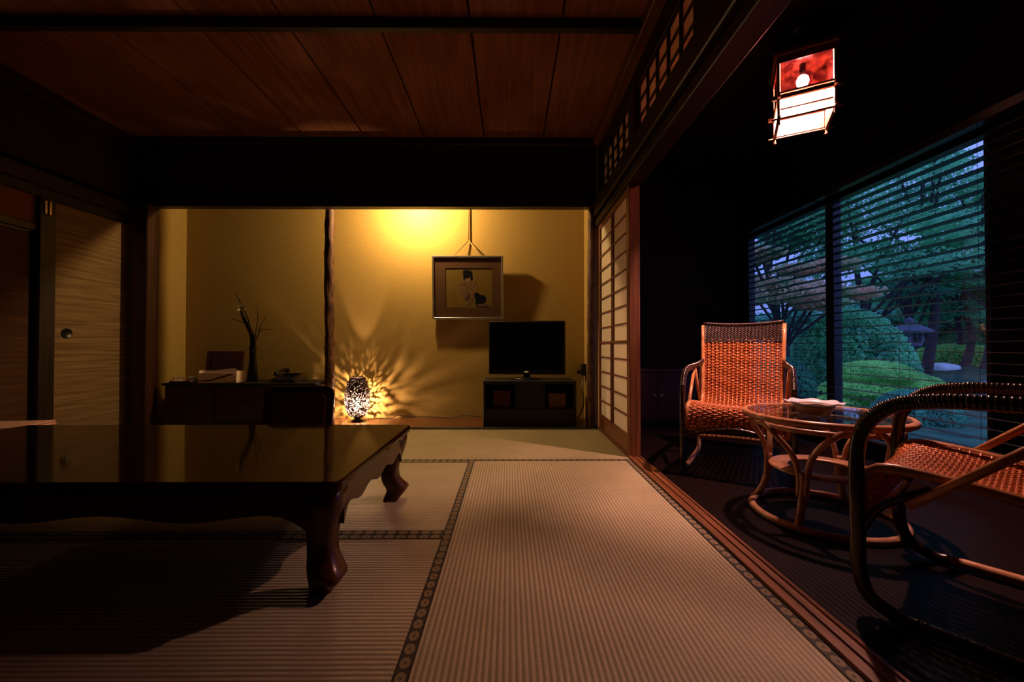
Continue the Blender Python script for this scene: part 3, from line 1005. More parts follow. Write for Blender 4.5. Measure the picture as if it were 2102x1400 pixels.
rnd = random.Random(11)
mb = MB()
nu, nv = 104, 84
zz = [0.045 + (0.405 - 0.045) * j / nv for j in range(nv + 1)]
for j in range(nv + 1):
    for i in range(nu):
        a = 2 * math.pi * (i + rnd.uniform(-0.3, 0.3)) / nu
        r_ = rad(zz[j])
        z = zz[j] + (rnd.uniform(-0.0013, 0.0013) if 0 < j < nv else 0)
        mb.v.append((r_ * math.cos(a), r_ * math.sin(a), z))
for j in range(nv):
    for i in range(nu):
        t = zz[j]
        p = 0.24 if t < 0.27 else 0.09
        if 2 <= j < nv - 3 and rnd.random() < p:
            continue
        mb.f.append((j * nu + i, j * nu + (i + 1) % nu, (j + 1) * nu + (i + 1) % nu, (j + 1) * nu + i))
o = mb.build('pierced_shell', 'shell', FL, True, recalc=False)
md = o.modifiers.new('thick', 'SOLIDIFY')
md.thickness = 0.0015
md.offset = 1
MB().lathe([(0.001, 0.0), (0.052, 0.0), (0.054, 0.012), (0.032, 0.022), (0.030, 0.034), (0.054, 0.046), (0.001, 0.048)], 28).build('foot', 'black', FL, True)
MB().tube([(0, 0, 0.048), (0, 0, 0.130)], 0.015, 12).build('socket', 'black', FL, True)
MB().sphere((0, 0, 0.152), 0.0095, 16, 10, 1.3).build('bulb', 'bulb_floor', FL, True)
cp = [(0.05, 0.02, 0.006), (0.14, 0.09, 0.006), (0.28, 0.14, 0.006), (0.34, 0.15, 0.03), (0.42, 0.155, 0.012), (0.62, 0.15, 0.02), (0.82, 0.155, 0.006), (1.0, 0.15, 0.025), (1.2, 0.145, 0.006)]
MB().tube(spline(cp, 6), 0.0035, 6).build('power_cord', 'cord_black', FL, True)

# ------------------------------------------------------------------ low table
TX0, TX1, TY0, TY1, TZ = -2.27, -0.465, 1.112, 1.93, 0.328
TB = thing('low_table', 'large glossy dark lacquered low table with curved legs', 'table', ((TX0 + TX1) / 2, (TY0 + TY1) / 2, 0))
hx, hy = (TX1 - TX0) / 2, (TY1 - TY0) / 2


def rr(hx_, hy_, z, c=0.02):
    pts = []
    for (sx, sy, a0) in ((1, 1, 0), (-1, 1, 90), (-1, -1, 180), (1, -1, 270)):
        for k in range(5):
            a = R(a0 + 22.5 * k)
            pts.append((sx * (hx_ - c) + c * math.cos(a), sy * (hy_ - c) + c * math.sin(a), z))
    return pts


MB().loft([rr(hx - 0.012, hy - 0.012, TZ - 0.036), rr(hx - 0.002, hy - 0.002, TZ - 0.028), rr(hx, hy, TZ - 0.016),
           rr(hx - 0.001, hy - 0.001, TZ - 0.006), rr(hx - 0.006, hy - 0.006, TZ)]).build('table_top', 'lacquer', TB)


def apron_poly(L, n=40):
    pts = [(-L, TZ - 0.036), (L, TZ - 0.036)]
    for k in range(n + 1):
        t = 1 - 2 * k / n
        s = abs(t)
        if s > 0.86:
            d = 0.105 - 0.045 * (1 - ((s - 0.86) / 0.14 - 1) ** 2) if False else 0.064 + 0.05 * ((s - 0.86) / 0.14) ** 2
        else:
            d = 0.074 + 0.010 * math.cos(s / 0.86 * math.pi * 3)
        pts.append((t * L, TZ - 0.036 - d))
    return pts


ins = 0.022
for s in (-1, 1):
    a, b_ = sorted((s * (hy - ins), s * (hy - ins - 0.022)))
    MB().prism(apron_poly(hx - 0.09), 1, a, b_).build('apron', 'lacquer_side', TB)
    a, b_ = sorted((s * (hx - ins), s * (hx - ins - 0.022)))
    MB().prism(apron_poly(hy - 0.09), 0, a, b_).build('apron', 'lacquer_side', TB)
leg_prof = [(0.292, 0.000, 0.050), (0.25, -0.002, 0.049), (0.215, -0.007, 0.044), (0.175, -0.014, 0.038), (0.135, -0.017, 0.035), (0.10, -0.013, 0.036),
            (0.075, -0.002, 0.041), (0.058, 0.009, 0.044), (0.046, 0.012, 0.043), (0.030, 0.004, 0.038), (0.015, -0.006, 0.034), (0.0, -0.012, 0.031)]
for sx in (-1, 1):
    for sy in (-1, 1):
        rings = []
        for (z, off, hw_) in leg_prof:
            cx, cy = sx * (hx - 0.062 + off), sy * (hy - 0.062 + off)
            q = []
            for (kx, ky) in ((1, 1), (-1, 1), (-1, -1), (1, -1)):
                c = hw_ * 0.3
                order = ((kx * hw_, ky * (hw_ - c)), (kx * (hw_ - c), ky * hw_))
                if kx * ky < 0:
                    order = order[::-1]
                for (ax_, ay_) in order:
                    q.append((cx + ax_, cy + ay_, z))
            rings.append(q)
        MB().loft(rings).build('leg', 'lacquer_side', TB, True)

# legless chair behind the table
ZS = thing('legless_chair', 'dark legless floor chair with rounded back behind the low table', 'chair', (-1.255, 2.20, 0), R(3))


def round_rect(w, h, r, n=6):
    pts = []
    for (sx, sz, a0) in ((1, 1, 0), (-1, 1, 90), (-1, -1, 180), (1, -1, 270)):
        for k in range(n + 1):
            a = R(a0 + 90 * k / n)
            pts.append((sx * (w - r) + r * math.cos(a), sz * (h - r) + r * math.sin(a)))
    return pts


tilt = Matrix.Translation((0, 0.18, 0.03)) @ Matrix.Rotation(R(-12), 4, 'X')
bk = MB().prism([(p, q + 0.215) for p, q in round_rect(0.195, 0.215, 0.045)], 1, 0.0, 0.016).xf(tilt)
bk.build('backrest', 'chest', ZS)
pc = MB().prism([(p, q + 0.22) for p, q in round_rect(0.165, 0.17, 0.04)], 1, -0.03, 0.0).xf(tilt)
pc.build('back_cushion', 'cushion', ZS)
rim = MB().tube([tilt @ Vector((p, 0.008, q + 0.215)) for p, q in round_rect(0.195, 0.215, 0.045)], 0.0085, 8, closed=True)
rim.build('rim', 'lacquer', ZS, True)
rbox(-0.19, 0.19, -0.24, 0.185, 0.012, 0.03, 0.006).build('seat', 'chest', ZS)
rbox(-0.18, 0.18, -0.23, 0.17, 0.03, 0.075, 0.018).build('seat_cushion', 'cushion', ZS)
for s in (-1, 1):
    rbox(s * 0.15 - 0.02, s * 0.15 + 0.02, -0.22, 0.17, 0.0, 0.012, 0.003).build('runner', 'chest', ZS)

# ------------------------------------------------------------------ chest in the alcove and things on it
CHX0, CHX1 = at(348, 0, 3.50).x, -1.66
CHZ = 0.385
CH = thing('low_chest', 'long dark low chest standing in the left half of the alcove', 'chest', ((CHX0 + CHX1) / 2, 3.675, 0))
hc = (CHX1 - CHX0) / 2
rbox(-hc, hc, -0.20, 0.20, 0.03, CHZ - 0.022, 0.003).build('body', 'chest', CH)
rbox(-hc - 0.015, hc + 0.015, -0.22, 0.21, CHZ - 0.022, CHZ, 0.004).build('top', 'black_matte', CH)
rbox(-hc + 0.02, hc - 0.02, -0.185, 0.19, 0, 0.03, 0.002).build('plinth', 'black_matte', CH)
for i in range(3):
    wd = 2 * hc / 3
    x0 = -hc + wd * i + 0.008
    dr = rbox(x0, x0 + wd - 0.016, -0.212, -0.2, 0.045, CHZ - 0.04, 0.003).build('drawer', 'chest', CH)
    xm = x0 + wd / 2 - 0.008
    MB().tube(spline([(xm - 0.05, -0.212, 0.215), (xm - 0.045, -0.235, 0.205), (xm + 0.045, -0.235, 0.205), (xm + 0.05, -0.212, 0.215)], 5), 0.004, 8).build('handle', 'black', dr, True)


def chest_at(px, y=3.62):
    return ((px - CX) / F * y, y, CHZ)


# crumpled white cloth / tea things on a tray at the left
TR = thing('tea_tray', 'small round tray of pale tea things on the dark chest', 'tray', chest_at(376, 3.535))
MB().lathe([(0.001, 0.006), (0.068, 0.006), (0.078, 0.018), (0.082, 0.016), (0.074, 0.0), (0.001, 0.0)], 28).build('dish', 'red_card', TR, True)
c = thing('tea_cup', 'small pale tea cup at the edge of the tea tray', 'cup', chest_at(399, 3.485))
c.location.z += 0.006
MB().lathe([(0.001, 0.0), (0.018, 0.0), (0.026, 0.02), (0.030, 0.045), (0.027, 0.045), (0.022, 0.02), (0.001, 0.006)], 20).build('body', 'ceramic', c, True)
c2 = thing('tea_cloth', 'crumpled pale cloth lying on the tea tray', 'cloth', chest_at(373, 3.525))
c2.location.z += 0.008
mbc = MB()
rnd = random.Random(4)
N = 14
for j in range(N + 1):
    for i in range(N + 1):
        u, v = i / N * 2 - 1, j / N * 2 - 1
        r2 = min(1.0, u * u + v * v)
        mbc.v.append((u * 0.055, v * 0.045, 0.004 + (1 - r2) * (0.026 + 0.02 * math.sin(5 * u + 1) * math.cos(4 * v)) + rnd.uniform(0, 0.006)))
for j in range(N):
    for i in range(N):
        a = j * (N + 1) + i
        mbc.f.append((a, a + 1, a + N + 2, a + N + 1))
mbc.build('cloth', 'white', c2, True)

# white box of papers with a red card standing behind it
TBX = thing('paper_box', 'pale open box of papers in the middle of the dark chest', 'box', chest_at(460, 3.535), R(4))
rbox(-0.155, 0.155, -0.07, 0.07, 0.0, 0.012, 0.002).build('base', 'white', TBX)
for (x0, x1, y0, y1, z1) in ((-0.155, 0.155, -0.07, -0.064, 0.085), (-0.155, -0.149, -0.064, 0.07, 0.105), (0.149, 0.155, -0.064, 0.07, 0.10)):
    rbox(x0, x1, y0, y1, 0.012, z1, 0.001).build('side', 'white', TBX)
for k in range(4):
    m_ = Matrix.Translation((0.01, -0.04 + 0.026 * k, 0.013)) @ Matrix.Rotation(R(-8 - 3 * k), 4, 'X') @ Matrix.Rotation(R(-6 + 4 * k), 4, 'Y')
    MB().box(-0.12, 0.12, -0.001, 0.001, 0, 0.10 - 0.004 * k).xf(m_).build('paper_sheet', 'white', TBX)
b2 = MB().prism([(-0.152, 0.02), (-0.05, 0.03), (0.06, 0.065), (0.12, 0.08), (0.12, 0.07), (0.05, 0.045), (-0.06, 0.015), (-0.152, 0.014)], 1, -0.0712, -0.0702)
b2.build('red_stripe', 'red_card', TBX)
CD = thing('standing_card', 'dark red framed card standing behind the pale paper box', 'card', chest_at(462, 3.76), R(2))
ct = Matrix.Rotation(R(-8), 4, 'X')
MB().box(-0.17, 0.17, -0.006, 0.006, 0.0, 0.27, 0.002).xf(ct).build('panel', 'red_card', CD)
MB().box(-0.12, 0.15, -0.009, -0.006, 0.10, 0.245).xf(ct).build('picture', 'cushion', CD)
MB().box(-0.02, 0.02, 0.0, 0.07, 0.0, 0.004).build('prop', 'red_card', CD)

# vase with twigs and a white flower
VX = chest_at(521, 3.66)
VS = thing('flower_vase', 'slim black vase with leafless twigs and one white blossom', 'vase', VX)
MB().lathe([(0.001, 0.0), (0.040, 0.0), (0.045, 0.02), (0.040, 0.08), (0.030, 0.16), (0.026, 0.24), (0.030, 0.30), (0.034, 0.31), (0.028, 0.30), (0.022, 0.24), (0.001, 0.05)], 20).build('body', 'vase', VS, True)


def vp(px, py):
    p = at(px, py, 3.66)
    return (p.x - VX[0], 0, p.z - VX[2])


def twig(pts, r0, r1, mat='twig'):
    sp = spline(pts, 5)
    n_ = len(sp)
    MB().tube(sp, [r0 + (r1 - r0) * i / (n_ - 1) for i in range(n_)], 6).build('twig', mat, VS, True)


z = lambda px, py, dy=0: (vp(px, py)[0], dy, vp(px, py)[2])
twig([z(521, 720), z(518, 690, 0.01), z(508, 665, 0.0), z(504, 645, -0.04), z(512, 634, -0.10)], 0.026, 0.006, 'vase')
twig([z(519, 700), z(515, 660, -0.02), z(499, 630), z(490, 612), z(484, 598)], 0.006, 0.002)
twig([z(520, 715), z(528, 690, 0.02), z(536, 670), z(547, 650)], 0.005, 0.002)
twig([z(524, 700), z(527, 660, 0.02), z(530, 640), z(526, 625)], 0.004, 0.0015)
twig([z(507, 665), z(492, 658, -0.02), z(478, 655)], 0.004, 0.003)
twig([z(532, 678, 0.02), z(550, 676), z(570, 679)], 0.003, 0.0015)
twig([z(523, 720), z(530, 700, -0.02), z(531, 688), z(541, 670)], 0.004, 0.0015)
fx = Vector(z(502, 632, -0.11)) + Vector((0.068, 0, -0.01))
for k in range(6):
    a = 2 * math.pi * k / 6
    d = Vector((math.cos(a), -0.45, math.sin(a) * 0.8 + 0.3)).normalized()
    side = d.cross(Vector((0, 1, 0))).normalized()
    q = [fx, fx + d * 0.026 + side * 0.017, fx + d * 0.052, fx + d * 0.026 - side * 0.017]
    mbp = MB()
    for off in (0, 0.002):
        mbp.v += [tuple(p + Vector((0, off, 0))) for p in q]
    mbp.f += [(0, 1, 2, 3), (7, 6, 5, 4), (0, 4, 5, 1), (1, 5, 6, 2), (2, 6, 7, 3), (3, 7, 4, 0)]
    mbp.build('petal', 'petal', VS)

# telephone
PH = thing('telephone', 'black desk telephone at the right end of the dark chest', 'telephone', chest_at(597, 3.58), R(-6))
MB().prism([(-0.09, 0.0), (0.09, 0.0), (0.09, 0.065), (0.04, 0.075), (-0.09, 0.025)], 0, -0.10, 0.10).build('body', 'black', PH)
MB().tube(spline([(-0.075, -0.075, 0.062), (-0.075, -0.06, 0.085), (-0.075, 0.0, 0.098), (-0.075, 0.06, 0.105), (-0.075, 0.075, 0.085)], 5), [0.022] * 5 + [0.014] * 11 + [0.022] * 5, 10).build('handset', 'black', PH, True)
for i in range(3):
    for j in range(4):
        zb = 0.025 + 0.05 * (0.035 + 0.026 * j) / 0.13
        MB().box(-0.01 + 0.027 * i, 0.008 + 0.027 * i, -0.055 + 0.024 * j - 0.007, -0.055 + 0.024 * j + 0.007, zb, zb + 0.007, 0.001).build('key', 'black_matte', PH)
MB().tube(spline([(-0.075, -0.07, 0.05), (-0.12, -0.09, 0.01), (-0.06, -0.115, 0.006), (0.02, -0.11, 0.006), (0.05, -0.08, 0.01)], 5), 0.004, 6).build('coiled_cord', 'black', PH, True)

# low tray box with folded cloth at the left wall
BX = thing('clothes_tray', 'low black lacquer clothes tray on the matting by the closet door', 'tray', (-2.93, 2.36, 0))
rbox(-0.24, 0.24, -0.20, 0.20, 0.0, 0.015, 0.003).build('base', 'black_matte', BX)
for s in (-1, 1):
    a, b_ = sorted((s * 0.24, s * 0.225))
    rbox(a, b_, -0.20, 0.20, 0.015, 0.16, 0.003).build('side', 'black_matte', BX)
    a, b_ = sorted((s * 0.20, s * 0.185))
    rbox(-0.225, 0.225, a, b_, 0.015, 0.16, 0.003).build('side', 'black_matte', BX)


def folded(name, label, z0, z1, sx, sy, rot, mat):
    rnd = random.Random(int(z0 * 1000))
    t = thing(name, label, 'cloth', (-2.93, 2.36, z0), R(rot), 'folded cloths in the clothes tray')
    n_ = 3
    h = (z1 - z0) / n_
    for k in range(n_):
        e = rnd.uniform(-0.012, 0.008)
        MB().box(-sx + e, sx + e * 0.5, -sy, sy + e, k * h, (k + 1) * h - 0.0008, 0.006).build('fold', mat, t)


folded('folded_cloth', 'folded pink cloth at the bottom of the clothes tray stack', 0.015, 0.17, 0.20, 0.165, 0, 'pink_cloth')
folded('folded_cloth', 'folded pink cloth filling the clothes tray to its rim', 0.17, 0.205, 0.205, 0.16, 2, 'pink_cloth')
folded('folded_cloth', 'folded pink cloth lying askew on top of the clothes tray', 0.205, 0.248, 0.17, 0.13, 9, 'pink_cloth')

# ------------------------------------------------------------------ television and stand
SDX, SDY = (1081 - CX) / F * 3.66, 3.675
SD = thing('tv_stand', 'low black television stand with two open shelves in the alcove', 'stand', (SDX + 0.02, SDY, 0.0))
sw, sdp, shh = 0.40, 0.19, 0.40
rbox(-sw, sw, -sdp, sdp, shh - 0.03, shh, 0.003).build('top', 'black_matte', SD)
rbox(-sw, sw, -sdp, sdp, 0.0, 0.16, 0.003).build('lower_case', 'black_matte', SD)
for xx in (-sw, sw - 0.02, -0.13, 0.11):
    rbox(xx, xx + 0.02, -sdp, sdp, 0.16, shh - 0.03, 0.002).build('upright', 'black_matte', SD)
rbox(-0.11, 0.11, -sdp + 0.01, -sdp + 0.03, 0.16, shh - 0.03, 0.002).build('door', 'black_matte', SD)
rbox(-sw + 0.02, sw - 0.02, sdp - 0.015, sdp - 0.005, 0.16, shh - 0.03, 0.002).build('back_panel', 'black_matte', SD)
for i, s in enumerate((-1, 1)):
    x0, x1 = (-0.31, -0.17) if s < 0 else (0.17, 0.31)
    bx = thing('shelf_box', 'small tan box on the %s shelf of the television stand' % ('lamp-side' if s < 0 else 'screen-side'), 'box', (SDX + 0.02 + (x0 + x1) / 2, SDY - 0.07, 0.16))
    hb_ = 0.15 if s < 0 else 0.125
    rbox(-0.075, 0.075, -0.06, 0.06, 0.0, hb_ - 0.02, 0.003).build('body', 'tan_box' if s > 0 else 'red_card', bx)
    rbox(-0.078, 0.078, -0.063, 0.063, hb_ - 0.02, hb_, 0.003).build('lid', 'tan_box' if s > 0 else 'red_card', bx)

TV = thing('television', 'flat black television angled on its low stand', 'television', (SDX, SDY - 0.03, shh), R(-7))
MB().lathe([(0.001, 0.0), (0.135, 0.0), (0.14, 0.006), (0.13, 0.014), (0.03, 0.020), (0.001, 0.020)], 32).xf(Matrix.Diagonal((1, 0.7, 1, 1))).build('base', 'black', TV, True)
rbox(-0.03, 0.03, 0.0, 0.03, 0.012, 0.12, 0.006).build('neck', 'black', TV)
rbox(-0.345, 0.345, -0.022, 0.022, 0.045, 0.525, 0.008).build('case', 'black', TV)
rbox(-0.322, 0.322, -0.0235, -0.0215, 0.085, 0.503, 0.0005).build('screen', 'screen', TV)
MB().lathe([(0.0005, -0.0015), (0.022, -0.001), (0.022, 0.001), (0.0005, 0.0015)], 20).xf(Matrix.Translation((0.0, -0.0225, 0.066)) @ Matrix.Diagonal((1, 1, 0.4, 1)) @ Matrix.Rotation(R(90), 4, 'X')).build('badge_glint', 'badge_glint', TV, True)  # badge whitened to paint in the bright reflection on the case

OT = thing('wall_outlet', 'black plug box with hanging cables on the alcove side wall', 'outlet', (0.73, 3.88, 0.47))
rbox(-0.045, 0.0, -0.04, 0.04, -0.05, 0.06, 0.006).build('box', 'black', OT)
rbox(-0.085, -0.045, -0.02, 0.015, -0.035, 0.0, 0.004).build('plug', 'black', OT)
for k, (dy, m_) in enumerate(((-0.02, 'cable_grey'), (0.012, 'cord_black'), (-0.005, 'cable_grey'))):
    MB().tube(spline([(-0.03, dy, -0.05), (-0.035 - 0.006 * k, dy - 0.01, -0.18), (-0.02, dy + 0.012 * k, -0.3), (-0.045, dy, -0.40), (-0.08, dy, -0.462)], 6), 0.0035, 6).build('cable', m_, OT, True)

# ------------------------------------------------------------------ hanging picture
PW, PHh = 0.34, 0.302
pc0 = at(960, 590, 3.88)
PF = thing('framed_picture', 'silver framed print of a robed figure hanging on the ochre wall', 'picture', (pc0.x, 3.915, pc0.z - PHh))
tl = Matrix.Translation((0, -0.01, 0)) @ Matrix.Rotation(R(4), 4, 'X')


def pbox(name, x0, x1, y0, y1, z0, z1, mat, c=0.0, par=PF):
    return MB().box(x0, x1, y0, y1, z0, z1, c).xf(tl).build(name, mat, par)


fw = 0.016
pbox('backing', -PW + 0.003, PW - 0.003, 0.010, 0.020, 0.003, 2 * PHh - 0.003, 'black_matte')
pbox('frame_side', -PW, -PW + fw, -0.014, 0.022, 0, 2 * PHh, 'silver', 0.003)
pbox('frame_side', PW - fw, PW, -0.014, 0.022, 0, 2 * PHh, 'silver', 0.003)
pbox('frame_side', -PW + fw, PW - fw, -0.014, 0.022, 0, fw, 'silver', 0.003)
pbox('frame_side', -PW + fw, PW - fw, -0.014, 0.022, 2 * PHh - fw, 2 * PHh, 'silver', 0.003)
ix0, ix1, iz0, iz1 = -0.215, 0.232, 0.115, 0.49
for (x0, x1, z0, z1) in ((-PW + fw, ix0, fw, 2 * PHh - fw), (ix1, PW - fw, fw, 2 * PHh - fw), (ix0, ix1, fw, iz0), (ix0, ix1, iz1, 2 * PHh - fw)):
    pbox('mount', x0, x1, 0.002, 0.006, z0, z1, 'mount')
pr = pbox('print', ix0, ix1, 0.007, 0.010, iz0, iz1, 'print')


def blob(cx, cz, rx, rz, mat, y, n=18, f=None):
    pts = []
    for k in range(n):
        a = 2 * math.pi * k / n
        s = 1 + (f(a) if f else 0)
        pts.append((cx + rx * s * math.cos(a), cz + rz * s * math.sin(a)))
    MB().prism(pts, 1, y, y + 0.0007).xf(tl).build('printed_shape', mat, pr)


blob(0.005, 0.27, 0.085, 0.115, 'robe', 0.0062, f=lambda a: 0.2 * math.sin(3 * a))
blob(0.0, 0.385, 0.026, 0.036, 'skin_print', 0.0055)
blob(-0.005, 0.435, 0.044, 0.040, 'ink', 0.0048, f=lambda a: 0.12 * math.sin(3 * a + 0.6))
blob(-0.034, 0.40, 0.010, 0.024, 'ink', 0.0048)
blob(0.034, 0.40, 0.011, 0.024, 'ink', 0.0048)
blob(-0.01, 0.225, 0.022, 0.026, 'sash', 0.0041, f=lambda a: 0.25 * math.sin(2 * a))
blob(0.11, 0.19, 0.05, 0.062, 'ink', 0.0041, f=lambda a: 0.3 * math.sin(3 * a + 1))
blob(0.14, 0.135, 0.06, 0.014, 'sash', 0.0034)
apex = Vector((0, 0.030, 2 * PHh + 0.165))
zt = 2.44 - (pc0.z - PHh)
cordm = MB()
for s in (-1, 1):
    cordm.tube([tl @ Vector((s * 0.145, 0.012, 2 * PHh - 0.004)), apex], 0.0058, 6)
cordm.tube([apex, Vector((0.004, 0.036, zt))], 0.006, 6)
cordm.build('hanging_cord', 'cord', PF, True)

# ------------------------------------------------------------------ wicker armchairs
PROF = spline([(0, -0.268, 0.245), (0, -0.282, 0.31), (0, -0.270, 0.362), (0, -0.225, 0.382), (0, -0.10, 0.372), (0, 0.08, 0.345), (0, 0.165, 0.348),
               (0, 0.215, 0.40), (0, 0.250, 0.50), (0, 0.290, 0.63), (0, 0.325, 0.745)], 10)
cum = [0.0]
for a, b_ in zip(PROF[:-1], PROF[1:]):
    cum.append(cum[-1] + (b_ - a).length)
PL = cum[-1]


def prof_at(s):
    s = max(0.0, min(PL, s))
    for i in range(len(cum) - 1):
        if cum[i + 1] >= s:
            t = (s - cum[i]) / max(1e-9, cum[i + 1] - cum[i])
            p = PROF[i].lerp(PROF[i + 1], t)
            d = (PROF[i + 1] - PROF[i]).normalized()
            return p, d
    return PROF[-1], (PROF[-1] - PROF[-2]).normalized()


def half_w(s):
    t = s / PL
    if t < 0.45:
        return 0.262 - 0.03 * (t / 0.45)
    return 0.232 + 0.020 * ((t - 0.45) / 0.55)


def surf(u, s, off=0.0):
    p, d = prof_at(s)
    n = Vector((0, -d.z, d.y))          # outward (up / forward) normal
    if n.z < 0 and n.y > 0:
        n = -n
    hw_ = half_w(s)
    sag = -0.012 * (1 - u * u)
    q = Vector((u * hw_, p.y, p.z)) + n * (off + sag)
    return q, n


def make_chair(label):
    t = thing('wicker_armchair', label, 'armchair')
    stakes, rows = 19, 92
    mb = MB()
    for i in range(stakes):
        u = -1 + 2 * i / (stakes - 1)
        pts, ups = [], []
        for k in range(46):
            q, n = surf(u, PL * k / 45)
            pts.append(q)
            ups.append(n)
        mb.tube(pts, 0.0062, 6, flat=0.75, up=ups, caps=False)
    for j in range(rows):
        s = PL * (j + 0.5) / rows
        pts, ups = [], []
        for i in range(2 * stakes - 1):
            u = -1 + 2 * (i / 2) / (stakes - 1)
            if i % 2 == 0:
                off = 0.0056 * (1 if (i // 2 + j) % 2 else -1)
            else:
                off = 0.0
            q, n = surf(u, s, off)
            pts.append(q)
            ups.append(n)
        mb.tube(pts, PL / rows * 0.40, 4, flat=0.35, up=ups, caps=False)
    wv = mb.build('woven_seat', 'rattan', t, True, recalc=False)
    wv['kind'] = 'stuff'
    # edge poles along both sides and front
    for s_ in (-1, 1):
        pts = [surf(s_ * 1.0, PL * k / 40)[0] + Vector((s_ * 0.012, 0, 0)) for k in range(41)]
        pts.append(Vector((pts[-1].x + s_ * 0.002, 0.352, 0.835)))
        MB().tube(pts, 0.0135, 8).build('edge_pole', 'rattan_pole', t, True)
    p0 = surf(-1, 0)[0]
    MB().tube(spline([(-0.265, p0.y, p0.z), (-0.13, p0.y + 0.006, p0.z + 0.012), (0, p0.y + 0.008, p0.z + 0.016), (0.13, p0.y + 0.006, p0.z + 0.012), (0.265, p0.y, p0.z)], 6), 0.013, 8).build('front_pole', 'rattan_pole', t, True)
    # dark plaited head band
    mb = MB()
    nb, nr = 46, 9
    for fam in (1, -1):
        for i in range(-nr, nb + nr):
            pts, ups = [], []
            for k in range(nr + 1):
                g = i + fam * k * 0.9
                if g < 0 or g > nb:
                    continue
                u = g / nb * 2 - 1
                v = k / nr
                off = 0.002 * math.sin((i + k * fam) * math.pi) + (0.003 if (i + k) % 2 else -0.001)
                zc = 0.012 * u * u
                pts.append(Vector((u * 0.258, 0.316 + 0.036 * v - 0.014 * u * u + 0.012 - off, 0.725 + v * (0.109 + zc))))
                ups.append(Vector((0, -1, 0.3)))
            if len(pts) > 1:
                mb.tube(pts, 0.0052, 4, flat=0.4, up=ups, caps=False)
    hb_ = mb.build('head_band', 'rattan_band', t, True, recalc=False)
    hb_['kind'] = 'stuff'
    tp = [Vector((u * 0.262, 0.364 - 0.014 * u * u, 0.836 + 0.014 * u * u)) for u in [k / 10 - 1 for k in range(21)]]
    MB().tube(tp, 0.011, 8).build('top_pole', 'rattan_band', t, True)
    # side frames: arm, front leg, floor runner, rear leg in one bent pole
    for s_ in (-1, 1):
        X = s_ * 0.292
        pts = spline([(s_ * 0.262, 0.275, 0.600), (s_ * 0.278, 0.18, 0.580), (X, 0.0, 0.572), (X, -0.14, 0.566), (X, -0.225, 0.540), (X, -0.275, 0.475),
                      (X, -0.288, 0.38), (X, -0.286, 0.22), (X, -0.284, 0.11), (X, -0.262, 0.045), (X, -0.205, 0.0175), (X, -0.17, 0.0175)], 7)
        MB().tube(pts, 0.0172, 10).build('arm_and_front_leg', 'rattan_dark', t, True)
        rp_ = spline([(X, -0.17, 0.0175), (X, -0.05, 0.0172), (X, 0.15, 0.0172), (X, 0.26, 0.022), (X, 0.315, 0.06), (X, 0.32, 0.13), (s_ * 0.285, 0.300, 0.30), (s_ * 0.272, 0.27, 0.45), (s_ * 0.262, 0.285, 0.59)], 7)
        MB().tube(rp_, 0.0165, 10).build('runner_and_rear_leg', 'rattan_table' if s_ < 0 else 'rattan_dark', t, True)  # paler pole on one side paints in the light on that runner
        # cane winding on the arm
        wind = MB()
        arm = pts[4:36]
        for k in range(len(arm) - 1):
            for h_ in (0.0, 0.5):
                c_ = arm[k].lerp(arm[k + 1], h_)
                d_ = (arm[k + 1] - arm[k]).normalized()
                wind.tube([c_ - d_ * 0.0035, c_ + d_ * 0.0035], 0.0188, 10, caps=True)
        wo_ = wind.build('cane_winding', 'rattan_dark', t, True, recalc=False)
        wo_['kind'] = 'stuff'
        MB().tube([(s_ * 0.284, -0.19, 0.300), (s_ * 0.286, 0.10, 0.574)], 0.011, 8).build('brace', 'rattan_pole', t, True)
        MB().tube([(s_ * 0.266, 0.17, 0.350), (s_ * 0.285, 0.10, 0.574)], 0.011, 8).build('brace', 'rattan_pole', t, True)
        MB().tube(spline([(X, -0.285, 0.19), (s_ * 0.285, -0.24, 0.285), (s_ * 0.275, -0.15, 0.350)], 5), 0.010, 8).build('corner_brace', 'rattan_dark', t, True)
    for (yy, zz_, m_) in ((0.315, 0.10, 'rattan_pole'), (-0.286, 0.215, 'rattan_dark')):
        MB().tube(spline([(-0.29, yy, zz_), (0, yy + 0.012, zz_ + (0.05 if yy < 0 else 0.006)), (0.29, yy, zz_)], 8), 0.012, 8).build('stretcher', m_, t, True)
    return t


ch = make_chair('orange wicker armchair with dark plaited head band beyond the glass table')
ch.location = (1.31, 2.315, 0.002)
ch.scale = (0.86, 1, 1)
ch.rotation_euler = (0, 0, R(-33))
ch['group'] = 'wicker armchairs at the glass table'
ch2 = copy_tree(ch)
ch2['label'] = 'orange wicker armchair with dark bent arms, turned toward the glass table from the near side'
ch2.location = (1.298, 1.0, 0.002)
ch2.rotation_euler = (0, 0, R(217))

# ------------------------------------------------------------------ round rattan table
RT = thing('glass_table', 'round rattan table with glass top between the wicker armchairs', 'table', (1.29, 1.668, 0), R(20))
TH, TR_ = 0.425, 0.288
MB().tube(arc_pts((0, 0, TH - 0.012), TR_ - 0.012, 0, 2 * math.pi * 71 / 72, 71), 0.0135, 10, closed=True).build('rim', 'rattan_table', RT, True)
MB().lathe([(0.001, TH - 0.006), (TR_ - 0.02, TH - 0.006), (TR_ - 0.02, TH), (0.001, TH)], 64).build('glass_top', 'table_glass', RT)
MB().tube(arc_pts((0, 0, TH - 0.045), TR_ - 0.045, 0, 2 * math.pi * 59 / 60, 59), 0.010, 8, closed=True).build('under_ring', 'rattan_table', RT, True)
sf = MB().lathe([(0.125, 0.190), (0.185, 0.190), (0.192, 0.197), (0.185, 0.204), (0.125, 0.204), (0.118, 0.197)], 56, closed=True)
sf.build('shelf_ring', 'rattan_table', RT, True)
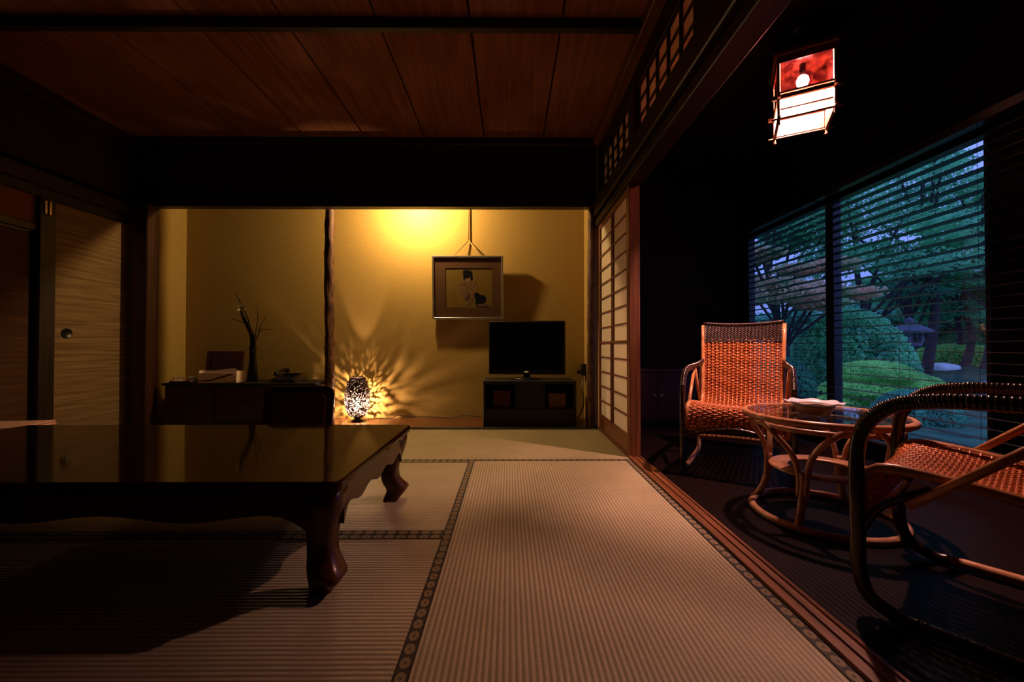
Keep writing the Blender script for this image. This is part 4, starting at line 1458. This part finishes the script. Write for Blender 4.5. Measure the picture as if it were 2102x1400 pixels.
MB().tube(arc_pts((0, 0, 0.0145), 0.252, 0, 2 * math.pi * 59 / 60, 59), 0.0145, 10, closed=True).build('base_ring', 'rattan_table', RT, True)
for k in range(4):
    a = R(15 + 90 * k)

    def cyl(r, da, z_):
        return (r * math.cos(a + da), r * math.sin(a + da), z_)
    MB().tube(spline([cyl(0.250, 0, 0.02), cyl(0.222, 0, 0.08), cyl(0.205, 0, 0.15), cyl(0.205, 0, 0.215)], 6), 0.0145, 8).build('leg', 'rattan_table', RT, True)
    for s_ in (-1, 1):
        MB().tube(spline([cyl(0.210, s_ * 0.055, 0.12), cyl(0.206, s_ * 0.065, 0.20), cyl(0.215, s_ * 0.16, 0.28), cyl(0.245, s_ * 0.36, 0.35), cyl(0.255, s_ * 0.60, 0.398), cyl(0.257, s_ * 0.72, 0.402)], 6), 0.0115, 8).build('arm', 'rattan_table', RT, True)

DS = thing('ashtray_dish', 'pale flared ceramic dish on the glass table top', 'dish', (1.235, 1.64, TH + 0.0005))
MB().lathe([(0.001, 0.0), (0.048, 0.0), (0.056, 0.004), (0.062, 0.022), (0.070, 0.034), (0.066, 0.036), (0.056, 0.024), (0.001, 0.010)], 32).build('bowl', 'ceramic_brown', DS, True)
ring = MB()
n_ = 48
rows_ = [(0.066, 0.034), (0.082, 0.043), (0.098, 0.047), (0.099, 0.050), (0.082, 0.047), (0.066, 0.038)]
for (r_, z_) in rows_:
    for k in range(n_):
        a = 2 * math.pi * k / n_
        sc = 1 + (0.035 * math.sin(8 * a) if r_ > 0.09 else 0)
        ring.v.append((r_ * sc * math.cos(a), r_ * sc * math.sin(a), z_ + (0.003 * math.sin(8 * a) if r_ > 0.09 else 0)))
for i in range(len(rows_)):
    j = (i + 1) % len(rows_)
    for k in range(n_):
        ring.f.append((i * n_ + k, i * n_ + (k + 1) % n_, j * n_ + (k + 1) % n_, j * n_ + k))
ring.build('flared_rim', 'ceramic', DS, True)

# dark cabinet at the end of the veranda
VC = thing('veranda_cabinet', 'low dark cabinet against the end wall of the veranda', 'cabinet', (1.30, 3.76, 0))
rbox(-0.34, 0.34, -0.20, 0.22, 0.03, 0.47, 0.004).build('body', 'chest', VC)
rbox(-0.36, 0.36, -0.22, 0.22, 0.47, 0.50, 0.005).build('top', 'chest', VC)
rbox(-0.33, 0.33, -0.18, 0.2, 0, 0.03, 0.002).build('plinth', 'black_matte', VC)
for s_ in (-1, 1):
    a, b_ = sorted((s_ * 0.33, s_ * 0.004))
    dr = rbox(a, b_, -0.212, -0.2, 0.05, 0.45, 0.004).build('door', 'chest', VC)
    MB().sphere((s_ * 0.03, -0.222, 0.27), 0.010, 12, 8).build('knob', 'brass', dr, True)

# ------------------------------------------------------------------ garden
GZ = -0.40
nprng = np.random.default_rng(5)
gx, gy = [], []
mb = MB()
NX, NY = 50, 50
for j in range(NY + 1):
    for i in range(NX + 1):
        x_, y_ = 2.45 + 37.5 * (i / NX) ** 1.4, -6 + 46 * j / NY
        dd = math.hypot(x_, y_)
        z_ = GZ + max(0, (dd - 13)) * 0.035 + 0.05 * math.sin(x_ * 1.3) * math.cos(y_ * 0.9)
        mb.v.append((x_, y_, z_))
for j in range(NY):
    for i in range(NX):
        a = j * (NX + 1) + i
        mb.f.append((a, a + 1, a + NX + 2, a + NX + 1))
gr = mb.build('garden_ground', 'moss', None, True)
tag(gr, 'mossy garden ground outside the windows', 'ground', kind='structure')


def leaves(pts, nrm, size, name, mat, parent, aspect=0.6, jitter=0.7):
    n = len(pts)
    nr_ = nrm + nprng.normal(0, jitter, (n, 3))
    nr_ /= np.linalg.norm(nr_, axis=1)[:, None] + 1e-9
    rv = nprng.normal(0, 1, (n, 3))
    t1 = np.cross(nr_, rv)
    t1 /= np.linalg.norm(t1, axis=1)[:, None] + 1e-9
    t2 = np.cross(nr_, t1)
    sz = size * nprng.uniform(0.6, 1.4, n)[:, None]
    v = np.empty((n, 4, 3))
    v[:, 0] = pts - t1 * sz
    v[:, 1] = pts + t2 * sz * aspect
    v[:, 2] = pts + t1 * sz
    v[:, 3] = pts - t2 * sz * aspect
    me = bpy.data.meshes.new(name)
    me.vertices.add(4 * n)
    me.vertices.foreach_set('co', v.reshape(-1))
    me.loops.add(4 * n)
    me.loops.foreach_set('vertex_index', np.arange(4 * n, dtype=np.int32))
    me.polygons.add(n)
    me.polygons.foreach_set('loop_start', np.arange(0, 4 * n, 4, dtype=np.int32))
    me.materials.append(M[mat])
    me.update(calc_edges=True)
    o_ = link(name, me, parent)
    o_['kind'] = 'stuff'
    return o_


def shrub(label, px, d, zb, rx, h, n, size, mat, layers=None):
    p = ((px - CX) / F * d, d, zb)
    t = thing('clipped_shrub', label, 'shrub', p, 0, 'clipped garden shrubs')
    if layers:
        P, Nn = [], []
        for (cx_, cz_, r_, h_) in layers:
            m_ = n // len(layers)
            dirs = nprng.normal(0, 1, (m_, 3))
            dirs[:, 2] = np.abs(dirs[:, 2])
            dirs /= np.linalg.norm(dirs, axis=1)[:, None]
            P.append(dirs * np.array([r_, r_ * 0.9, h_]) + np.array([cx_, 0, cz_]))
            Nn.append(dirs)
        P, Nn = np.vstack(P), np.vstack(Nn)
    else:
        dirs = nprng.normal(0, 1, (n, 3))
        dirs[:, 2] = np.abs(dirs[:, 2]) 
        dirs /= np.linalg.norm(dirs, axis=1)[:, None]
        P = dirs * np.array([rx, rx, h]) * nprng.uniform(0.90, 1.03, n)[:, None]
        Nn = dirs
    leaves(P, Nn, size, 'foliage', mat, t, 0.6, 0.85)
    core = MB().lathe([(max(0.001, rx * 0.9 * math.cos(a_)), h * 0.9 * math.sin(a_)) for a_ in [k * math.pi / 2 / 8 for k in range(9)]], 20)
    if not layers:
        core.build('inner_foliage', 'leaf_deep', t, True)
    MB().tube([(0, 0, 0), (0.02, 0.01, h * 0.5)], 0.05, 7).build('stem', 'trunk', t, True)


shrub('big round clipped shrub behind the window mullion', 1742, 9.6, GZ, 1.28, 1.95, 17000, 0.048, 'leaf')
shrub('low spreading tiered shrub in front of the big round one', 1812, 7.2, GZ, 0.85, 0.80, 16000, 0.030, 'leaf_bright',
      layers=((-0.15, 0.55, 0.62, 0.28), (0.35, 0.38, 0.60, 0.25), (-0.35, 0.28, 0.65, 0.24), (0.1, 0.1, 0.85, 0.28), (-0.6, 0.02, 0.5, 0.25)))
shrub('domed shrub rising behind the flat one beyond the pond', 1998, 19.0, 0.15, 1.35, 1.45, 9000, 0.07, 'leaf')
shrub('flat spreading shrub on the far bank of the pond', 1972, 16.3, -0.05, 1.65, 0.80, 12000, 0.06, 'leaf_bright')
shrub('dark low shrub half hidden by the far wicker chair', 1604, 8.9, GZ, 0.65, 0.85, 9000, 0.034, 'leaf_deep')
shrub('small low shrub below the tiered one', 1880, 5.9, GZ, 0.5, 0.45, 7000, 0.03, 'leaf_deep')


def tree(label, px, d, py, rx, rz, n, size, mat, blobs=14, zb=None, gap=0.5, lean=0.0):
    rnd = random.Random(px * 7 + py)
    top = at(px, py, d)
    zb = GZ + max(0, math.hypot(top.x, d) - 13) * 0.035 if zb is None else zb
    t = thing('garden_tree', label, 'tree', (top.x, d, zb), 0, 'trees in the garden')
    hc_ = top.z - zb
    cs = []
    for k in range(blobs):
        a, rr_ = rnd.uniform(0, 6.28), math.sqrt(rnd.uniform(0, 1))
        cs.append((rx * rr_ * math.cos(a), rx * rr_ * math.sin(a), hc_ + rz * rnd.uniform(-1, 1), rx * rnd.uniform(0.22, 0.42)))
    P, Nn = [], []
    for (x_, y_, z_, r_) in cs:
        m_ = n // blobs
        dirs = nprng.normal(0, 1, (m_, 3))
        dirs /= np.linalg.norm(dirs, axis=1)[:, None]
        rad_ = r_ * nprng.uniform(0.25, 1.0, m_)[:, None] ** 0.6
        P.append(dirs * rad_ * np.array([1.25, 1.25, gap]) + np.array([x_, y_, z_]))
        Nn.append(np.tile(np.array([[0, 0, 1.0]]), (m_, 1)))
    leaves(np.vstack(P), np.vstack(Nn), size, 'foliage', mat, t, 0.55, 0.6)
    tr = MB()
    trunk = spline([(0, 0, -0.1), (0.15 * rx + lean * 0.3, 0.05, hc_ * 0.35), (lean, 0, hc_ * 0.7), (lean * 1.1, 0, hc_ + rz * 0.6)], 6)
    n2 = len(trunk)
    r0 = 0.05 + 0.045 * rx
    tr.tube(trunk, [r0 * (1 - 0.8 * i / (n2 - 1)) for i in range(n2)], 8)
    tr.build('trunk', 'trunk', t, True)
    for (x_, y_, z_, r_) in cs[:8]:
        b0 = trunk[min(n2 - 1, max(3, int(n2 * 0.6 * (z_ / max(0.1, hc_ + rz)))))]
        MB().tube(spline([b0, (b0.x * 0.5 + x_ * 0.5, y_ * 0.5, b0.z * 0.4 + z_ * 0.6 - 0.1), (x_, y_, z_)], 4), 0.02 + 0.008 * rx, 6).build('branch', 'trunk', t, True)


tree('spreading red-tinged maple beside the big round shrub', 1600, 9.0, 585, 1.35, 0.55, 15000, 0.05, 'leaf_red', 16, gap=0.35)
tree('tall dark tree rising behind the maple', 1580, 12.5, 470, 2.0, 1.5, 8000, 0.0588, 'leaf', 16)
tree('broad tree whose boughs hang over the big round shrub', 1765, 12.0, 470, 2.3, 1.5, 13000, 0.0546, 'leaf', 20, gap=0.4)
tree('very tall tree behind the window mullion', 1690, 16.0, 330, 3.0, 2.6, 9000, 0.0756, 'leaf_deep', 20)
tree('tall leafy tree high above the pond', 1905, 13.5, 340, 2.7, 2.0, 11000, 0.063, 'leaf', 22, gap=0.4)
tree('tall green tree over the domed shrub', 2030, 13.5, 420, 2.6, 1.9, 11000, 0.063, 'leaf', 20, gap=0.4)
tree('thin trunked tree standing beyond the pond', 1868, 14.0, 560, 1.7, 0.9, 6000, 0.06, 'leaf_deep', 14, gap=0.35)
tree('bushy tree beyond the domed shrub', 1965, 16.0, 585, 2.2, 1.2, 9000, 0.08, 'leaf', 16)
tree('far dark tree closing the garden', 1905, 20.0, 660, 2.6, 1.3, 8000, 0.09, 'leaf_deep', 14)
tree('far leafy tree closing the garden beside the window edge', 2060, 18.0, 610, 2.8, 1.8, 9000, 0.09, 'leaf', 16)
tree('tall tree out past the window edge', 2200, 13.0, 480, 2.4, 2.0, 13000, 0.10, 'leaf', 14)
tree('tall tree out past the veranda end', 1440, 14.0, 480, 2.6, 2.0, 13000, 0.10, 'leaf_deep', 14)

tree('wide dark bush closing the back of the garden', 1850, 23.0, 668, 3.2, 0.9, 12000, 0.11, 'leaf_deep', 18, gap=0.6)
tree('broad dark bush at the back beyond the flat shrub', 2010, 24.0, 655, 3.4, 1.0, 12000, 0.11, 'leaf_deep', 18, gap=0.6)
tree('dark bush at the back behind the maple', 1690, 23.0, 672, 3.0, 0.8, 10000, 0.11, 'leaf_deep', 16, gap=0.6)
tree('layered green tree spreading low over the pond bank', 1985, 15.0, 575, 2.3, 0.55, 14000, 0.075, 'leaf', 18, gap=0.3)

# pond and stones
pcx, pcy = at(1975, 790, 10.6).x, 10.6
pts = []
for k in range(40):
    a = 2 * math.pi * k / 40
    s_ = 1 + 0.12 * math.sin(3 * a) + 0.06 * math.sin(5 * a + 1)
    pts.append((pcx + 2.0 * s_ * math.cos(a), pcy + 1.7 * s_ * math.sin(a)))
tag(MB().prism(pts, 2, GZ + 0.02, GZ + 0.075).build('pond', 'water'), 'still dark pond reflecting the dusk sky', 'pond')


def rock(label, px, py, d, rx, rz, mat, seed, group=None):
    rnd = random.Random(seed)
    p = at(px, py, d)
    b = MB().sphere((0, 0, rz * 0.6), 1.0, 14, 9)
    ph = [rnd.uniform(0, 6) for _ in range(4)]
    nv_ = []
    for (x_, y_, z_) in b.v:
        z_ -= rz * 0.6
        s_ = 1 + 0.18 * math.sin(3 * x_ + ph[0]) * math.cos(3 * y_ + ph[1]) + 0.1 * math.sin(5 * z_ + ph[2])
        nv_.append((x_ * s_ * rx, y_ * s_ * rx * 0.8, z_ * s_ * rz + rz * 0.75))
    b.v = nv_
    o_ = b.build('garden_stone', mat, None, True)
    o_.location = (p.x, p.y, GZ)
    tag(o_, label, 'stone', group)
    return o_


st = rock('pale broad stone added as a bright patch on the far bank of the pond', 1942, 755, 14.0, 0.50, 0.17, 'stone', 1)  # pale stones added to make the bright patch beyond the water
st.location.z = -0.20
st = rock('small pale stone added beside the bright broad one', 1893, 752, 14.1, 0.20, 0.13, 'stone', 6)
st.location.z = -0.19
ps = thing('stone_lantern', 'dim grey stone lantern standing among the trees', 'stone lantern', ((1872 - CX) / F * 13.0, 13.0, GZ + 0.1))
MB().lathe([(0.001, 0.0), (0.38, 0.0), (0.36, 0.15), (0.16, 0.22), (0.13, 0.9), (0.30, 1.0), (0.32, 1.1), (0.001, 1.1)], 12).build('pedestal', 'stone_dark', ps)
for sx in (-1, 1):
    for sy in (-1, 1):
        MB().box(sx * 0.19 - 0.05, sx * 0.19 + 0.05, sy * 0.19 - 0.05, sy * 0.19 + 0.05, 1.1, 1.42).build('corner', 'stone_dark', ps)
MB().lathe([(0.001, 1.42), (0.58, 1.42), (0.60, 1.48), (0.28, 1.66), (0.10, 1.74), (0.12, 1.84), (0.001, 1.95)], 12).build('roof', 'stone_dark', ps)
rock('dark rounded stone before the pond below the tiered shrub', 1905, 0, 7.6, 0.32, 0.22, 'stone_dark', 2)
rock('dark broad stone before the pond by the window edge', 2050, 0, 7.9, 0.36, 0.25, 'stone_dark', 3)
